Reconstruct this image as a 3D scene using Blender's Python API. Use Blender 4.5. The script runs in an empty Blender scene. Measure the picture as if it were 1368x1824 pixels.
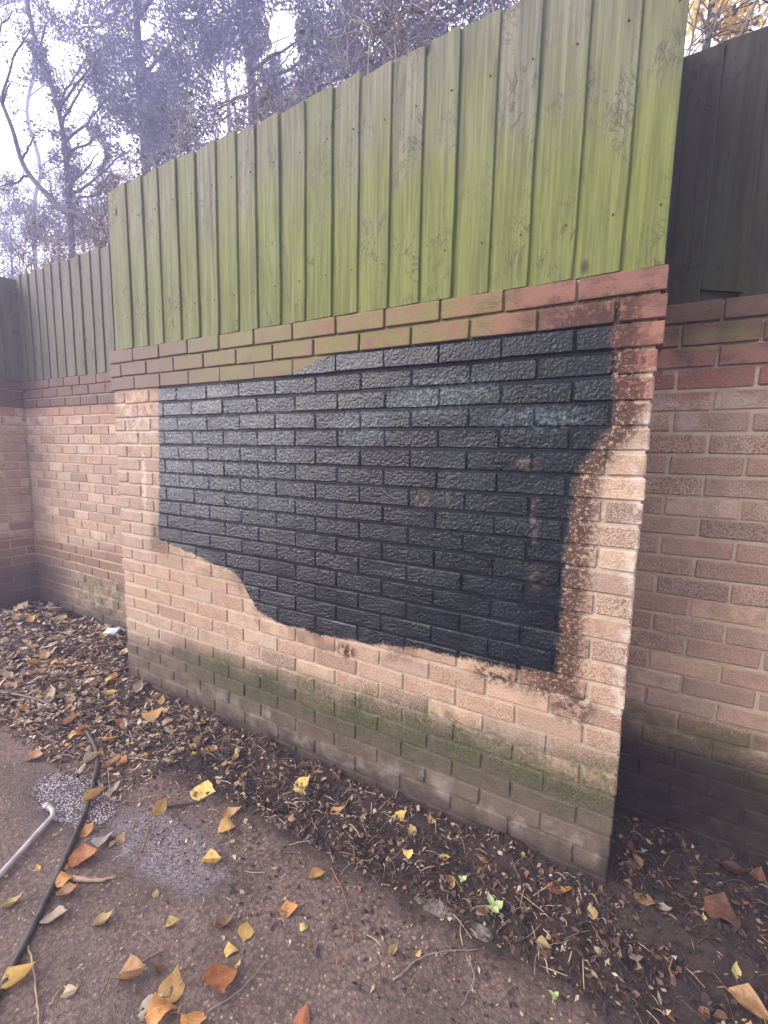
import bpy, bmesh, math, random
import numpy as np
from mathutils import Vector, Matrix, Euler

random.seed(11)
RNG = np.random.default_rng(5)
scene = bpy.context.scene
COL = scene.collection
PI = math.pi

# ------------------------------------------------------------------ camera, sky, sun, exposure
F_PX, YAW, PITCH, ROLL = 803.64, -0.5081, 0.1287, -0.0211
CAM = Vector((-0.0224, -1.5571, 1.4554))
_f = Vector((math.sin(YAW) * math.cos(PITCH), math.cos(YAW) * math.cos(PITCH), -math.sin(PITCH)))
_r0 = Vector((math.cos(YAW), -math.sin(YAW), 0.0))
_d0 = _f.cross(_r0)
_r = _r0 * math.cos(ROLL) + _d0 * math.sin(ROLL)
_d = -_r0 * math.sin(ROLL) + _d0 * math.cos(ROLL)
cam_data = bpy.data.cameras.new('camera')
cam_data.sensor_fit = 'VERTICAL'
cam_data.sensor_height = 36.0
cam_data.sensor_width = 27.0
cam_data.lens = F_PX / 1824.0 * 36.0
cam_data.clip_start = 0.02
cam_data.clip_end = 500.0
cam = bpy.data.objects.new('camera', cam_data)
m = Matrix(((_r.x, -_d.x, -_f.x), (_r.y, -_d.y, -_f.y), (_r.z, -_d.z, -_f.z))).to_4x4()
m.translation = CAM
cam.matrix_world = m
COL.objects.link(cam)
scene.camera = cam

SUN_EL, SUN_AZ = math.radians(32), math.radians(226)
world = bpy.data.worlds.new('World')
scene.world = world
world.use_nodes = True
wn = world.node_tree
sky = wn.nodes.new('ShaderNodeTexSky')
sky.sky_type = 'NISHITA'
sky.sun_disc = False
sky.sun_elevation = SUN_EL
sky.sun_rotation = SUN_AZ
sky.air_density = 1.0
sky.dust_density = 8.0
sky.ozone_density = 0.4
bg = wn.nodes['Background']
bg.inputs['Strength'].default_value = 0.15
veil = wn.nodes.new('ShaderNodeMix')          # thin white overcast over the whole sky
veil.data_type = 'RGBA'
veil.inputs[0].default_value = 0.7
veil.inputs[7].default_value = (8.5, 8.4, 8.6, 1.0)
wn.links.new(sky.outputs[0], veil.inputs[6])
wn.links.new(veil.outputs[2], bg.inputs['Color'])

sun_data = bpy.data.lights.new('sun', 'SUN')
sun_data.energy = 1.3
sun_data.angle = math.radians(34)
sun_data.color = (1.0, 0.95, 0.88)
sun = bpy.data.objects.new('sun', sun_data)
sv = Vector((math.sin(SUN_AZ) * math.cos(SUN_EL), math.cos(SUN_AZ) * math.cos(SUN_EL), math.sin(SUN_EL)))
sun.rotation_euler = sv.to_track_quat('Z', 'Y').to_euler()
sun.location = sv * 30
COL.objects.link(sun)

scene.view_settings.view_transform = 'Standard'
scene.view_settings.look = 'None'
scene.view_settings.exposure = 1.36
scene.view_settings.gamma = 1.0
scene.view_settings.use_curve_mapping = False
scene.cycles.volume_bounces = 1
scene.cycles.max_bounces = 8
scene.cycles.transparent_max_bounces = 8


def ray(u, v):
    return _r * ((u - 684) / F_PX) + _d * ((v - 912) / F_PX) + _f


def at_y(u, v, Y):
    d = ray(u, v)
    return CAM + d * ((Y - CAM.y) / d.y)


def at_z(u, v, Z=0.0):
    d = ray(u, v)
    return CAM + d * ((Z - CAM.z) / d.z)


# ------------------------------------------------------------------ object helpers
def tag(o, label=None, cat=None, group=None, kind=None):
    if label: o['label'] = label
    if cat: o['category'] = cat
    if group: o['group'] = group
    if kind: o['kind'] = kind
    return o


def link(name, data, parent=None, loc=None, rot=None):
    o = bpy.data.objects.new(name, data)
    COL.objects.link(o)
    if parent: o.parent = parent
    if loc is not None: o.location = loc
    if rot is not None: o.rotation_euler = rot
    return o


def empty(name, loc=(0, 0, 0), label=None, cat=None, group=None):
    o = link(name, None, None, loc)
    o.empty_display_size = 0.1
    return tag(o, label, cat, group)


def pymesh(name, verts, faces, mat=None, smooth=False):
    me = bpy.data.meshes.new(name)
    me.from_pydata([tuple(v) for v in verts], [], [tuple(f) for f in faces])
    if mat is not None:
        for mm in (mat if isinstance(mat, (list, tuple)) else [mat]):
            me.materials.append(mm)
    if smooth:
        me.polygons.foreach_set('use_smooth', [True] * len(me.polygons))
    me.update()
    return me


def npmesh(name, verts, faces, mat=None, smooth=False, mat_index=None):
    """verts (n,3), faces (m,k) with constant k"""
    me = bpy.data.meshes.new(name)
    verts = np.asarray(verts, np.float32)
    faces = np.asarray(faces, np.int32)
    n, k = faces.shape
    me.vertices.add(len(verts))
    me.vertices.foreach_set('co', verts.ravel())
    me.loops.add(n * k)
    me.loops.foreach_set('vertex_index', faces.ravel())
    me.polygons.add(n)
    me.polygons.foreach_set('loop_start', np.arange(0, n * k, k, dtype=np.int32))
    me.polygons.foreach_set('loop_total', np.full(n, k, np.int32))
    if smooth:
        me.polygons.foreach_set('use_smooth', np.ones(n, bool))
    if mat is not None:
        for mm in (mat if isinstance(mat, (list, tuple)) else [mat]):
            me.materials.append(mm)
    if mat_index is not None:
        me.polygons.foreach_set('material_index', np.asarray(mat_index, np.int32))
    me.update(calc_edges=True)
    return me


class MB:
    """collects verts and faces"""
    def __init__(self):
        self.v, self.f = [], []

    def add(self, verts, faces):
        b = len(self.v)
        self.v.extend(tuple(x) for x in verts)
        self.f.extend(tuple(i + b for i in f) for f in faces)

    def box(self, x0, x1, y0, y1, z0, z1):
        self.add([(x0, y0, z0), (x1, y0, z0), (x1, y1, z0), (x0, y1, z0), (x0, y0, z1), (x1, y0, z1), (x1, y1, z1), (x0, y1, z1)],
                 [(0, 3, 2, 1), (4, 5, 6, 7), (0, 1, 5, 4), (1, 2, 6, 5), (2, 3, 7, 6), (3, 0, 4, 7)])

    def tube(self, pts, rad, sides=5, cap=True):
        pts = [Vector(p) for p in pts]
        n = len(pts)
        vs, fs = [], []
        ref = Vector((0.3, 0.2, 1)).normalized()
        for i, p in enumerate(pts):
            t = (pts[min(i + 1, n - 1)] - pts[max(i - 1, 0)])
            if t.length < 1e-9: t = Vector((0, 0, 1))
            t.normalize()
            a = t.cross(ref)
            if a.length < 1e-3: a = t.cross(Vector((1, 0, 0)))
            a.normalize()
            b = t.cross(a)
            r = rad[i] if hasattr(rad, '__len__') else rad
            for k in range(sides):
                an = 2 * PI * k / sides
                vs.append(p + a * (math.cos(an) * r) + b * (math.sin(an) * r))
        for i in range(n - 1):
            for k in range(sides):
                k2 = (k + 1) % sides
                fs.append((i * sides + k, i * sides + k2, (i + 1) * sides + k2, (i + 1) * sides + k))
        if cap:
            fs.append(tuple(range(sides))[::-1])
            fs.append(tuple((n - 1) * sides + k for k in range(sides)))
        self.add(vs, fs)

    def mesh(self, name, mat=None, smooth=False):
        return pymesh(name, self.v, self.f, mat, smooth)


# ------------------------------------------------------------------ node helpers
class NT:
    def __init__(self, name):
        self.mat = bpy.data.materials.new(name)
        self.mat.use_nodes = True
        self.t = self.mat.node_tree
        self.t.nodes.clear()
        self.out = self.t.nodes.new('ShaderNodeOutputMaterial')
        self._geo = None

    def n(self, typ, **kw):
        nd = self.t.nodes.new(typ)
        for k, v in kw.items():
            setattr(nd, k, v)
        return nd

    def set(self, sock, v):
        if hasattr(v, 'is_linked') or isinstance(v, bpy.types.NodeSocket):
            self.t.links.new(v, sock)
        else:
            if hasattr(sock.default_value, '__len__') and len(sock.default_value) == 4 and len(v) == 3:
                v = (*v, 1.0)
            sock.default_value = v

    def math(self, op, a, b=0.0, c=None, clamp=False):
        nd = self.n('ShaderNodeMath', operation=op, use_clamp=clamp)
        self.set(nd.inputs[0], a)
        if len(nd.inputs) > 1: self.set(nd.inputs[1], b)
        if c is not None: self.set(nd.inputs[2], c)
        return nd.outputs[0]

    def ss(self, x, a, b):
        """smoothstep a->b gives 0->1 (a may exceed b)"""
        nd = self.n('ShaderNodeMapRange', interpolation_type='SMOOTHSTEP')
        self.set(nd.inputs[0], x)
        if isinstance(a, (int, float)) and isinstance(b, (int, float)) and a > b:
            self.set(nd.inputs[1], b); self.set(nd.inputs[2], a)
            self.set(nd.inputs[3], 1.0); self.set(nd.inputs[4], 0.0)
        else:
            self.set(nd.inputs[1], a); self.set(nd.inputs[2], b)
        return nd.outputs[0]

    def lin(self, x, a, b, c, d):
        nd = self.n('ShaderNodeMapRange')
        for i, v in enumerate((x, a, b, c, d)): self.set(nd.inputs[i], v)
        return nd.outputs[0]

    def mix(self, f, a, b, mode='MIX'):
        nd = self.n('ShaderNodeMix', data_type='RGBA', blend_type=mode)
        self.set(nd.inputs[0], f)
        self.set(nd.inputs[6], a)
        self.set(nd.inputs[7], b)
        return nd.outputs[2]

    def mul(self, *xs):
        r = xs[0]
        for x in xs[1:]: r = self.math('MULTIPLY', r, x)
        return r

    def pos(self):
        if self._geo is None:
            self._geo = self.n('ShaderNodeNewGeometry')
            s = self.n('ShaderNodeSeparateXYZ')
            self.t.links.new(self._geo.outputs['Position'], s.inputs[0])
            self._xyz = s.outputs
        return self._geo.outputs['Position']

    @property
    def xyz(self):
        self.pos()
        return self._xyz

    def tc(self, which='Object'):
        return self.n('ShaderNodeTexCoord').outputs[which]

    def mapping(self, vec, scale=(1, 1, 1), loc=(0, 0, 0), rot=(0, 0, 0)):
        nd = self.n('ShaderNodeMapping')
        self.set(nd.inputs[0], vec)
        nd.inputs['Scale'].default_value = scale
        self.set(nd.inputs['Location'], loc)
        nd.inputs['Rotation'].default_value = rot
        return nd.outputs[0]

    def noise(self, scale, detail=3.0, rough=0.55, vec=None, dist=0.0, out=0):
        nd = self.n('ShaderNodeTexNoise')
        self.set(nd.inputs['Vector'], vec if vec is not None else self.pos())
        nd.inputs['Scale'].default_value = scale
        nd.inputs['Detail'].default_value = detail
        nd.inputs['Roughness'].default_value = rough
        nd.inputs['Distortion'].default_value = dist
        return nd.outputs[out]

    def voro(self, scale, vec=None, feature='F1', out='Distance', rnd=1.0):
        nd = self.n('ShaderNodeTexVoronoi', feature=feature)
        self.set(nd.inputs['Vector'], vec if vec is not None else self.pos())
        nd.inputs['Scale'].default_value = scale
        nd.inputs['Randomness'].default_value = rnd
        return nd.outputs[out]

    def ramp(self, f, stops, interp='LINEAR'):
        nd = self.n('ShaderNodeValToRGB')
        cr = nd.color_ramp
        cr.interpolation = interp
        while len(cr.elements) < len(stops): cr.elements.new(0.5)
        for e, (p, c) in zip(cr.elements, stops):
            e.position = p
            e.color = (*c, 1.0)
        self.set(nd.inputs[0], f)
        return nd.outputs[0]

    def curve(self, x, pts):
        """piecewise linear map of x by pts in world units"""
        xs = [p[0] for p in pts]; ys = [p[1] for p in pts]
        x0, x1, y0, y1 = min(xs), max(xs), min(ys), max(ys)
        if y1 - y0 < 1e-6: y1 = y0 + 1e-3
        nd = self.n('ShaderNodeFloatCurve')
        cu = nd.mapping.curves[0]
        P = sorted(((a - x0) / (x1 - x0), (b - y0) / (y1 - y0)) for a, b in pts)
        cu.points[0].location = P[0]
        cu.points[1].location = P[-1]
        for p in P[1:-1]: cu.points.new(*p)
        for p in cu.points: p.handle_type = 'VECTOR'
        nd.mapping.update()
        self.set(nd.inputs['Value'], self.lin(x, x0, x1, 0.0, 1.0))
        return self.lin(nd.outputs[0], 0.0, 1.0, y0, y1)

    def blob(self, x, z, cx, cz, rx, rz):
        a = self.math('DIVIDE', self.math('SUBTRACT', x, cx), rx)
        b = self.math('DIVIDE', self.math('SUBTRACT', z, cz), rz)
        d = self.math('ADD', self.math('MULTIPLY', a, a), self.math('MULTIPLY', b, b))
        return self.ss(d, 1.0, 0.0)

    def maxi(self, *xs):
        r = xs[0]
        for x in xs[1:]: r = self.math('MAXIMUM', r, x)
        return r

    def mini(self, *xs):
        r = xs[0]
        for x in xs[1:]: r = self.math('MINIMUM', r, x)
        return r

    def bump(self, h, strength, dist, normal=None):
        nd = self.n('ShaderNodeBump')
        self.set(nd.inputs['Strength'], strength)
        self.set(nd.inputs['Distance'], dist)
        self.set(nd.inputs['Height'], h)
        if normal is not None: self.set(nd.inputs['Normal'], normal)
        return nd.outputs[0]

    def bsdf(self, color, rough=0.8, normal=None, spec=0.5, **kw):
        b = self.n('ShaderNodeBsdfPrincipled')
        self.set(b.inputs['Base Color'], color)
        self.set(b.inputs['Roughness'], rough)
        self.set(b.inputs['Specular IOR Level'], spec)
        if normal is not None: self.set(b.inputs['Normal'], normal)
        for k, v in kw.items(): self.set(b.inputs[k], v)
        return b

    def finish(self, sh):
        self.t.links.new(sh if isinstance(sh, bpy.types.NodeSocket) else sh.outputs[0], self.out.inputs['Surface'])
        return self.mat

    def rnd(self):
        return self.n('ShaderNodeObjectInfo').outputs['Random']


# ------------------------------------------------------------------ wall materials
PT = [(-2.30, 1.779), (-1.776, 1.776), (-1.43, 1.779), (-1.30, 1.80), (-1.22, 1.835), (-1.12, 1.853), (-0.64, 1.854), (-0.132, 1.856)]
PR = [(1.86, -0.125), (1.75, -0.112), (1.668, -0.101), (1.568, -0.099), (1.517, -0.122), (1.474, -0.155), (1.412, -0.186), (1.339, -0.198), (1.117, -0.207), (0.926, -0.206), (0.70, -0.21)]
PB = [(-2.343, 0.954), (-2.061, 0.909), (-1.889, 0.872), (-1.728, 0.851), (-1.671, 0.789), (-1.598, 0.695), (-1.507, 0.652), (-1.236, 0.641), (-0.968, 0.662), (-0.734, 0.69), (-0.592, 0.703), (-0.339, 0.704), (-0.2, 0.722)]
PL = [(1.784, -2.275), (1.454, -2.297), (1.146, -2.315), (0.954, -2.335)]


def wall_mat(name, kind, site):
    """kind: buff / red / mortar; site: main / right / left"""
    N = NT(name)
    x, y, z = N.xyz[0], N.xyz[1], N.xyz[2]
    rnd = N.rnd()
    big = N.noise(2.2, 4, 0.6)
    med = N.noise(14, 4, 0.6)
    fine = N.noise(150, 3, 0.65)
    pits = N.voro(170)
    if kind == 'buff':
        col = N.ramp(rnd, [(0.0, (0.34, 0.245, 0.185)), (0.14, (0.50, 0.37, 0.265)), (0.3, (0.40, 0.305, 0.235)), (0.45, (0.55, 0.40, 0.28)), (0.58, (0.37, 0.26, 0.20)),
                           (0.72, (0.53, 0.415, 0.32)), (0.84, (0.45, 0.31, 0.22)), (0.93, (0.29, 0.205, 0.16)), (1.0, (0.48, 0.40, 0.31))])
        col = N.mix(N.mul(0.8, N.ss(med, 0.42, 0.72)), col, (0.32, 0.22, 0.155))
        rough = 0.82
    elif kind == 'red':
        col = N.ramp(rnd, [(0.0, (0.17, 0.085, 0.062)), (0.3, (0.22, 0.108, 0.075)), (0.6, (0.19, 0.10, 0.075)), (0.85, (0.25, 0.125, 0.085)), (1.0, (0.16, 0.085, 0.066))])
        col = N.mix(N.ss(med, 0.4, 0.7), col, (0.15, 0.07, 0.05))
        crease = N.noise(9, 5, 0.7, vec=N.mapping(N.pos(), (1, 1, 5)), dist=1.2)
        cr = N.mul(N.ss(N.math('ABSOLUTE', N.math('SUBTRACT', crease, 0.5)), 0.026, 0.0), N.ss(med, 0.40, 0.56))
        col = N.mix(cr, col, (0.04, 0.02, 0.015))
        rough = 0.72
    else:
        col = N.ramp(med, [(0.25, (0.33, 0.27, 0.205)), (0.55, (0.46, 0.38, 0.285)), (0.8, (0.39, 0.32, 0.24))])
        rough = 0.92
    # fine grain: dark pits and pale sand
    if kind == 'buff':
        col = N.mix(N.mul(N.ss(pits, 0.40, 0.66), N.lin(N.math('FRACT', N.math('MULTIPLY', rnd, 7.31)), 0, 1, 0.15, 0.65)), col, (0.10, 0.055, 0.04))
        col = N.mix(N.mul(N.ss(N.noise(90, 4, 0.75), 0.52, 0.70), N.lin(N.math('FRACT', N.math('MULTIPLY', rnd, 13.7)), 0, 1, 0.05, 0.35) if site == 'main' else 0.2), col, (0.17, 0.105, 0.08))
        col = N.mix(N.mul(N.ss(fine, 0.56, 0.75), 0.55), col, (0.62, 0.47, 0.34))
    else:
        col = N.mix(N.mul(N.ss(fine, 0.55, 0.72), 0.3), col, (0.10, 0.06, 0.045))
    zn = N.math('ADD', z, N.math('MULTIPLY', N.math('SUBTRACT', big, 0.5), 0.22))
    zm = N.math('ADD', zn, N.math('MULTIPLY', N.math('SUBTRACT', med, 0.5), 0.07))
    paint = None
    if site == 'main':
        # the upper buff courses next to the red ones are stained reddish
        if kind == 'buff':
            col = N.mix(N.mul(N.ss(zm, 1.55, 1.72), N.maxi(N.ss(x, -0.45, -0.1), N.mul(0.45, N.ss(x, -1.9, -2.3))), N.ss(N.noise(18, 4, 0.7), 0.36, 0.56)), col, (0.25, 0.105, 0.082))
            # warm orange freshness close to the painted patch at the bottom
            col = N.mix(N.mul(0.3, N.ss(zm, 0.42, 0.58), N.ss(zm, 0.95, 0.75)), col, (0.47, 0.295, 0.19))
        # paler blotches on the corner, white salts at the upper left
        eff = N.mul(N.ss(x, -0.06, 0.0), N.ss(N.noise(20, 3), 0.45, 0.62), N.ss(z, 0.45, 0.7), N.ss(z, 1.8, 1.5))
        eff = N.maxi(eff, N.mul(0.6, N.blob(x, z, -2.47, 1.62, 0.25, 0.22), N.ss(N.noise(25, 3), 0.42, 0.62)))
        eff = N.maxi(eff, N.mul(0.9, N.blob(x, z, -2.44, 1.27, 0.028, 0.22), N.ss(N.noise(30, 2), 0.38, 0.5)))
        col = N.mix(N.mul(eff, 0.7), col, (0.62, 0.55, 0.48))
        if kind == 'red': col = N.mix(N.mul(0.8, N.ss(x, -0.7, -1.9)), col, (0.165, 0.135, 0.11))
        # green algae on the red courses
        alg = N.mul(N.ss(z, 1.74, 1.84), N.ss(x, -2.4, -1.7), 1.0 if kind == 'mortar' else N.ss(x, -0.25, -0.7), N.ss(med, 0.3, 0.6))
        if kind == 'red': alg = N.mul(alg, 0.55)
        col = N.mix(alg, col, (0.20, 0.21, 0.065))
        # band of moss low on the wall, with a dirty splash zone below
        low = N.ss(N.math('ADD', zm, N.mul(0.06, N.ss(x, -1.6, -2.6))), 0.46, 0.30)
        dirt = N.mix(N.ss(med, 0.35, 0.65), (0.05, 0.039, 0.03), (0.105, 0.083, 0.062))
        col = N.mix(N.mul(low, 0.86), col, dirt)
        salts = N.mul(N.ss(zn, 0.05, 0.10), N.ss(zn, 0.22, 0.15), N.ss(N.noise(9, 4, 0.65), 0.47, 0.66), N.ss(x, -2.4, -1.8))
        col = N.mix(N.mul(salts, 0.55), col, (0.30, 0.27, 0.235))
        zg = N.math('ADD', z, N.math('MULTIPLY', x, -0.045))
        zg = N.math('ADD', zg, N.math('MULTIPLY', N.math('SUBTRACT', N.noise(3.5, 5, 0.7), 0.5), 0.20))
        run = N.noise(16, 4, 0.7, vec=N.mapping(N.pos(), (1, 1, 0.22)))
        moss = N.mul(N.ss(zg, 0.16, 0.36), N.ss(N.math('ADD', zg, N.math('MULTIPLY', N.math('SUBTRACT', run, 0.5), 0.16)), 0.53, 0.43), N.ss(x, -2.25, -1.85), N.ss(N.math('ADD', N.noise(7, 4, 0.7), N.mul(0.5, N.math('SUBTRACT', run, 0.5))), 0.24, 0.54))
        if kind == 'mortar': moss = N.math('MULTIPLY', moss, 1.0)
        mosscol = N.mix(N.ss(fine, 0.45, 0.62), (0.022, 0.034, 0.009), (0.085, 0.105, 0.030))
        col = N.mix(N.mul(moss, N.lin(N.ss(N.noise(55, 4, 0.75), 0.36, 0.58), 0, 1, 0.45, 1.0), 0.75 if kind == 'mortar' else N.lin(N.noise(5.5, 2), 0.35, 0.65, 0.6, 1.0)), col, mosscol)
        wet = N.ss(N.math('ADD', z, N.math('MULTIPLY', med, 0.09)), 0.19, 0.06)
        col = N.mix(N.mul(wet, 0.85), col, (0.035, 0.026, 0.021))
        drip = N.mul(N.ss(x, -0.045, -0.015), N.ss(zm, 0.27, 0.05))
        col = N.mix(N.mul(drip, 0.8), col, (0.03, 0.025, 0.022))
        # the painted patch
        wob = N.math('ADD', N.math('MULTIPLY', N.math('SUBTRACT', N.noise(11, 4, 0.6), 0.5), 0.05), N.math('MULTIPLY', N.math('SUBTRACT', N.noise(75, 4, 0.75), 0.5), 0.045))
        dL = N.math('SUBTRACT', x, N.curve(z, PL))
        dR = N.math('SUBTRACT', N.curve(z, PR), x)
        dT = N.math('SUBTRACT', N.curve(x, PT), z)
        dB = N.math('SUBTRACT', z, N.curve(x, PB))
        soft = N.math('ADD', 0.006, N.mul(0.010, N.ss(x, -0.7, -0.15)))
        dd = N.math('ADD', N.mini(N.math('ADD', dL, N.mul(wob, 0.45)), N.math('ADD', dR, N.mul(wob, 0.8)), N.math('ADD', dB, N.mul(wob, 1.0)), dT), 0.0)
        paint = N.ss(dd, N.math('MULTIPLY', soft, -1.0), soft)
        if kind == 'mortar': paint = N.ss(dd, -0.012, 0.004)
        # paint skipped in the brick pores at the edge
        edge = N.ss(N.math('ADD', dd, N.math('MULTIPLY', N.math('SUBTRACT', N.noise(60, 3, 0.7), 0.5), 0.09)), -0.105, -0.045)
        halo = N.mul(edge, N.maxi(N.ss(x, -0.5, -0.2), N.mul(0.5, N.ss(N.noise(4.5, 2), 0.5, 0.62), N.ss(z, 1.2, 0.9)), N.mul(0.7, N.ss(x, -2.1, -2.3), N.ss(z, 1.15, 1.0))),
                     N.ss(N.noise(75, 4, 0.75), 0.36, 0.50))
        halo = N.maxi(halo, N.mul(N.blob(x, z, -1.06, 0.60, 0.07, 0.05), N.ss(N.noise(40, 3), 0.42, 0.55)), N.mul(N.blob(x, z, -0.40, 0.665, 0.14, 0.05), N.ss(N.noise(40, 3), 0.42, 0.58)))
        halo = N.maxi(halo, N.mul(0.9, N.blob(x, z, -0.15, 0.63, 0.10, 0.10), N.ss(N.noise(40, 3), 0.42, 0.58)))
        col = N.mix(N.mul(halo, 0.92), col, (0.05, 0.022, 0.015))
    elif site == 'right':
        if kind == 'buff':
            col = N.mix(N.mul(N.ss(zm, 1.66, 1.72), 0.85), col, (0.25, 0.11, 0.078))
            col = N.mix(N.mul(0.2, N.ss(med, 0.3, 0.6)), col, (0.26, 0.19, 0.15))
        eff = N.mul(N.ss(N.noise(16, 4), 0.5, 0.65), N.ss(z, 1.45, 1.55), N.ss(z, 1.82, 1.74), N.ss(x, 0.3, 0.05))
        col = N.mix(N.mul(eff, 0.6), col, (0.50, 0.42, 0.37))
        col = N.mix(N.mul(0.8, N.mul(N.blob(x, z, 0.175, 1.868, 0.17, 0.07), N.ss(N.noise(24, 5, 0.75, vec=N.mapping(N.pos(), (0.6, 1, 1.6))), 0.42, 0.60))), col, (0.12, 0.155, 0.05))
        if kind != 'buff':
            col = N.mix(N.mul(0.6, N.ss(zm, 1.86, 1.95)), col, (0.06, 0.052, 0.03))
        moss = N.mul(N.ss(zm, 0.52, 0.44), N.ss(N.noise(9, 4, 0.7), 0.25, 0.6))
        col = N.mix(N.mul(moss, 0.85), col, (0.085, 0.085, 0.035))
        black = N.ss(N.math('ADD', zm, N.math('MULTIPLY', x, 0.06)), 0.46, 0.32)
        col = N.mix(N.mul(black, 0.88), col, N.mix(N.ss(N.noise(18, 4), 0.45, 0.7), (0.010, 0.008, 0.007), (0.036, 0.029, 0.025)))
    else:
        if kind == 'buff':
            col = N.mix(N.mul(N.ss(zm, 1.60, 1.70), 0.4, N.ss(rnd, 0.2, 0.4)), col, (0.26, 0.12, 0.09))
            col = N.mix(N.mul(N.ss(zm, 0.70, 0.64), 0.75), col, (0.19, 0.11, 0.075))
        if kind == 'red': col = N.mix(0.65, col, (0.125, 0.10, 0.09))
        eff = N.mul(N.blob(x, z, -4.55, 1.66, 0.3, 0.09), N.ss(N.noise(16, 4), 0.42, 0.6))
        col = N.mix(N.mul(eff, 0.7), col, (0.58, 0.5, 0.45))
        moss = N.mul(N.ss(zm, 0.50, 0.38), N.ss(x, -4.25, -3.95), N.ss(N.noise(6, 4, 0.7), 0.38, 0.58))
        col = N.mix(N.mul(moss, 0.75), col, N.mix(N.ss(med, 0.45, 0.62), (0.11, 0.105, 0.055), (0.30, 0.28, 0.20)))
        black = N.ss(zm, 0.62, 0.30)
        col = N.mix(N.mul(black, 0.65, N.ss(x, -4.0, -4.35)), col, (0.05, 0.045, 0.04))
        wet = N.ss(zm, 0.22, 0.08)
        col = N.mix(N.mul(wet, 0.75), col, (0.06, 0.047, 0.036))
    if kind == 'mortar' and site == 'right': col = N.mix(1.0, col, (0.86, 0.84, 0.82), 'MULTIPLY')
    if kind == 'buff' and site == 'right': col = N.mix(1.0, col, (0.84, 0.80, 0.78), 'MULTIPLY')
    h = N.math('ADD', N.math('MULTIPLY', N.math('SUBTRACT', 1.0, pits), 0.6), N.math('MULTIPLY', fine, 0.9))
    h = N.math('ADD', h, N.math('MULTIPLY', N.noise(45, 3, 0.6), 0.9))
    strength = {'buff': 0.75, 'red': 0.22, 'mortar': 0.45}[kind]
    if paint is not None:
        pn = N.noise(6, 5, 0.7, vec=N.mapping(N.pos(), (1, 1, 1.8)))
        pcol = N.mix(N.ss(pn, 0.35, 0.7), (0.004, 0.0065, 0.010), (0.011, 0.016, 0.023))
        bloom_sheen = N.maxi(N.blob(x, z, -0.68, 1.67, 0.30, 0.10), N.blob(x, z, -0.33, 1.58, 0.22, 0.06), N.blob(x, z, -1.01, 1.56, 0.18, 0.10), N.mul(0.8, N.blob(x, z, -1.43, 1.47, 0.2, 0.10)),
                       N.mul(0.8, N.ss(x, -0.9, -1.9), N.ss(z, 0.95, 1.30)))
        pcol = N.mix(N.mul(bloom_sheen, 0.85, N.ss(N.noise(55, 4, 0.75), 0.44, 0.64)), pcol, (0.105, 0.145, 0.165))  # part chalky deposit, part sky sheen painted into the base colour
        worn = N.maxi(N.blob(x, z, -0.35, 1.43, 0.05, 0.03), N.blob(x, z, -0.31, 1.25, 0.022, 0.11), N.blob(x, z, -0.73, 1.29, 0.04, 0.05), N.mul(0.6, N.blob(x, z, -0.29, 1.05, 0.05, 0.06)),
                      N.mul(0.5, N.blob(x, z, -0.62, 1.28, 0.012, 0.14)))
        pcol = N.mix(N.mul(worn, 0.6, N.ss(N.noise(35, 3), 0.42, 0.62)), pcol, (0.17, 0.12, 0.09))
        if kind == 'mortar': pcol = N.mix(1.0, pcol, (0.7, 0.7, 0.75), 'MULTIPLY')
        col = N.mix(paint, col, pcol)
        gloss = N.lin(N.noise(5, 3), 0.35, 0.65, 0.14, 0.30) if kind != 'mortar' else 0.55
        rough = N.lin(paint, 0, 1, rough, gloss) if isinstance(rough, (int, float)) else rough
        strength = N.lin(paint, 0, 1, strength, {'buff': 0.22, 'red': 0.2, 'mortar': 0.4}[kind])
    nrm = N.bump(h, strength, 0.0035)
    if paint is not None and kind != 'mortar':
        lump = N.mul(N.math('ADD', N.noise(95, 3, 0.6), N.mul(0.35, N.voro(85))), N.lin(N.noise(4, 3), 0.3, 0.7, 0.45, 1.25))
        nrm = N.bump(lump, N.math('MULTIPLY', paint, N.lin(x, -2.3, -0.3, 1.0, 0.6)), 0.0095 if kind == 'buff' else 0.006, nrm)
    spec = 0.3
    if site == 'main': spec = N.lin(paint, 0, 1, 0.3, N.lin(x, -2.2, -0.4, 1.0, 0.30) if kind != 'mortar' else 0.25)
    b = N.bsdf(col, rough, nrm, spec)
    return N.finish(b)


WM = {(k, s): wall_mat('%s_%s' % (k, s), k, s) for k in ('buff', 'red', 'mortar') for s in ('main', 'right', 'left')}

# ------------------------------------------------------------------ bricks
CH, JT, BL, BH = 0.075, 0.010, 0.215, 0.065
TOP = 2.0
BRICK_CACHE = {}


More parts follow.
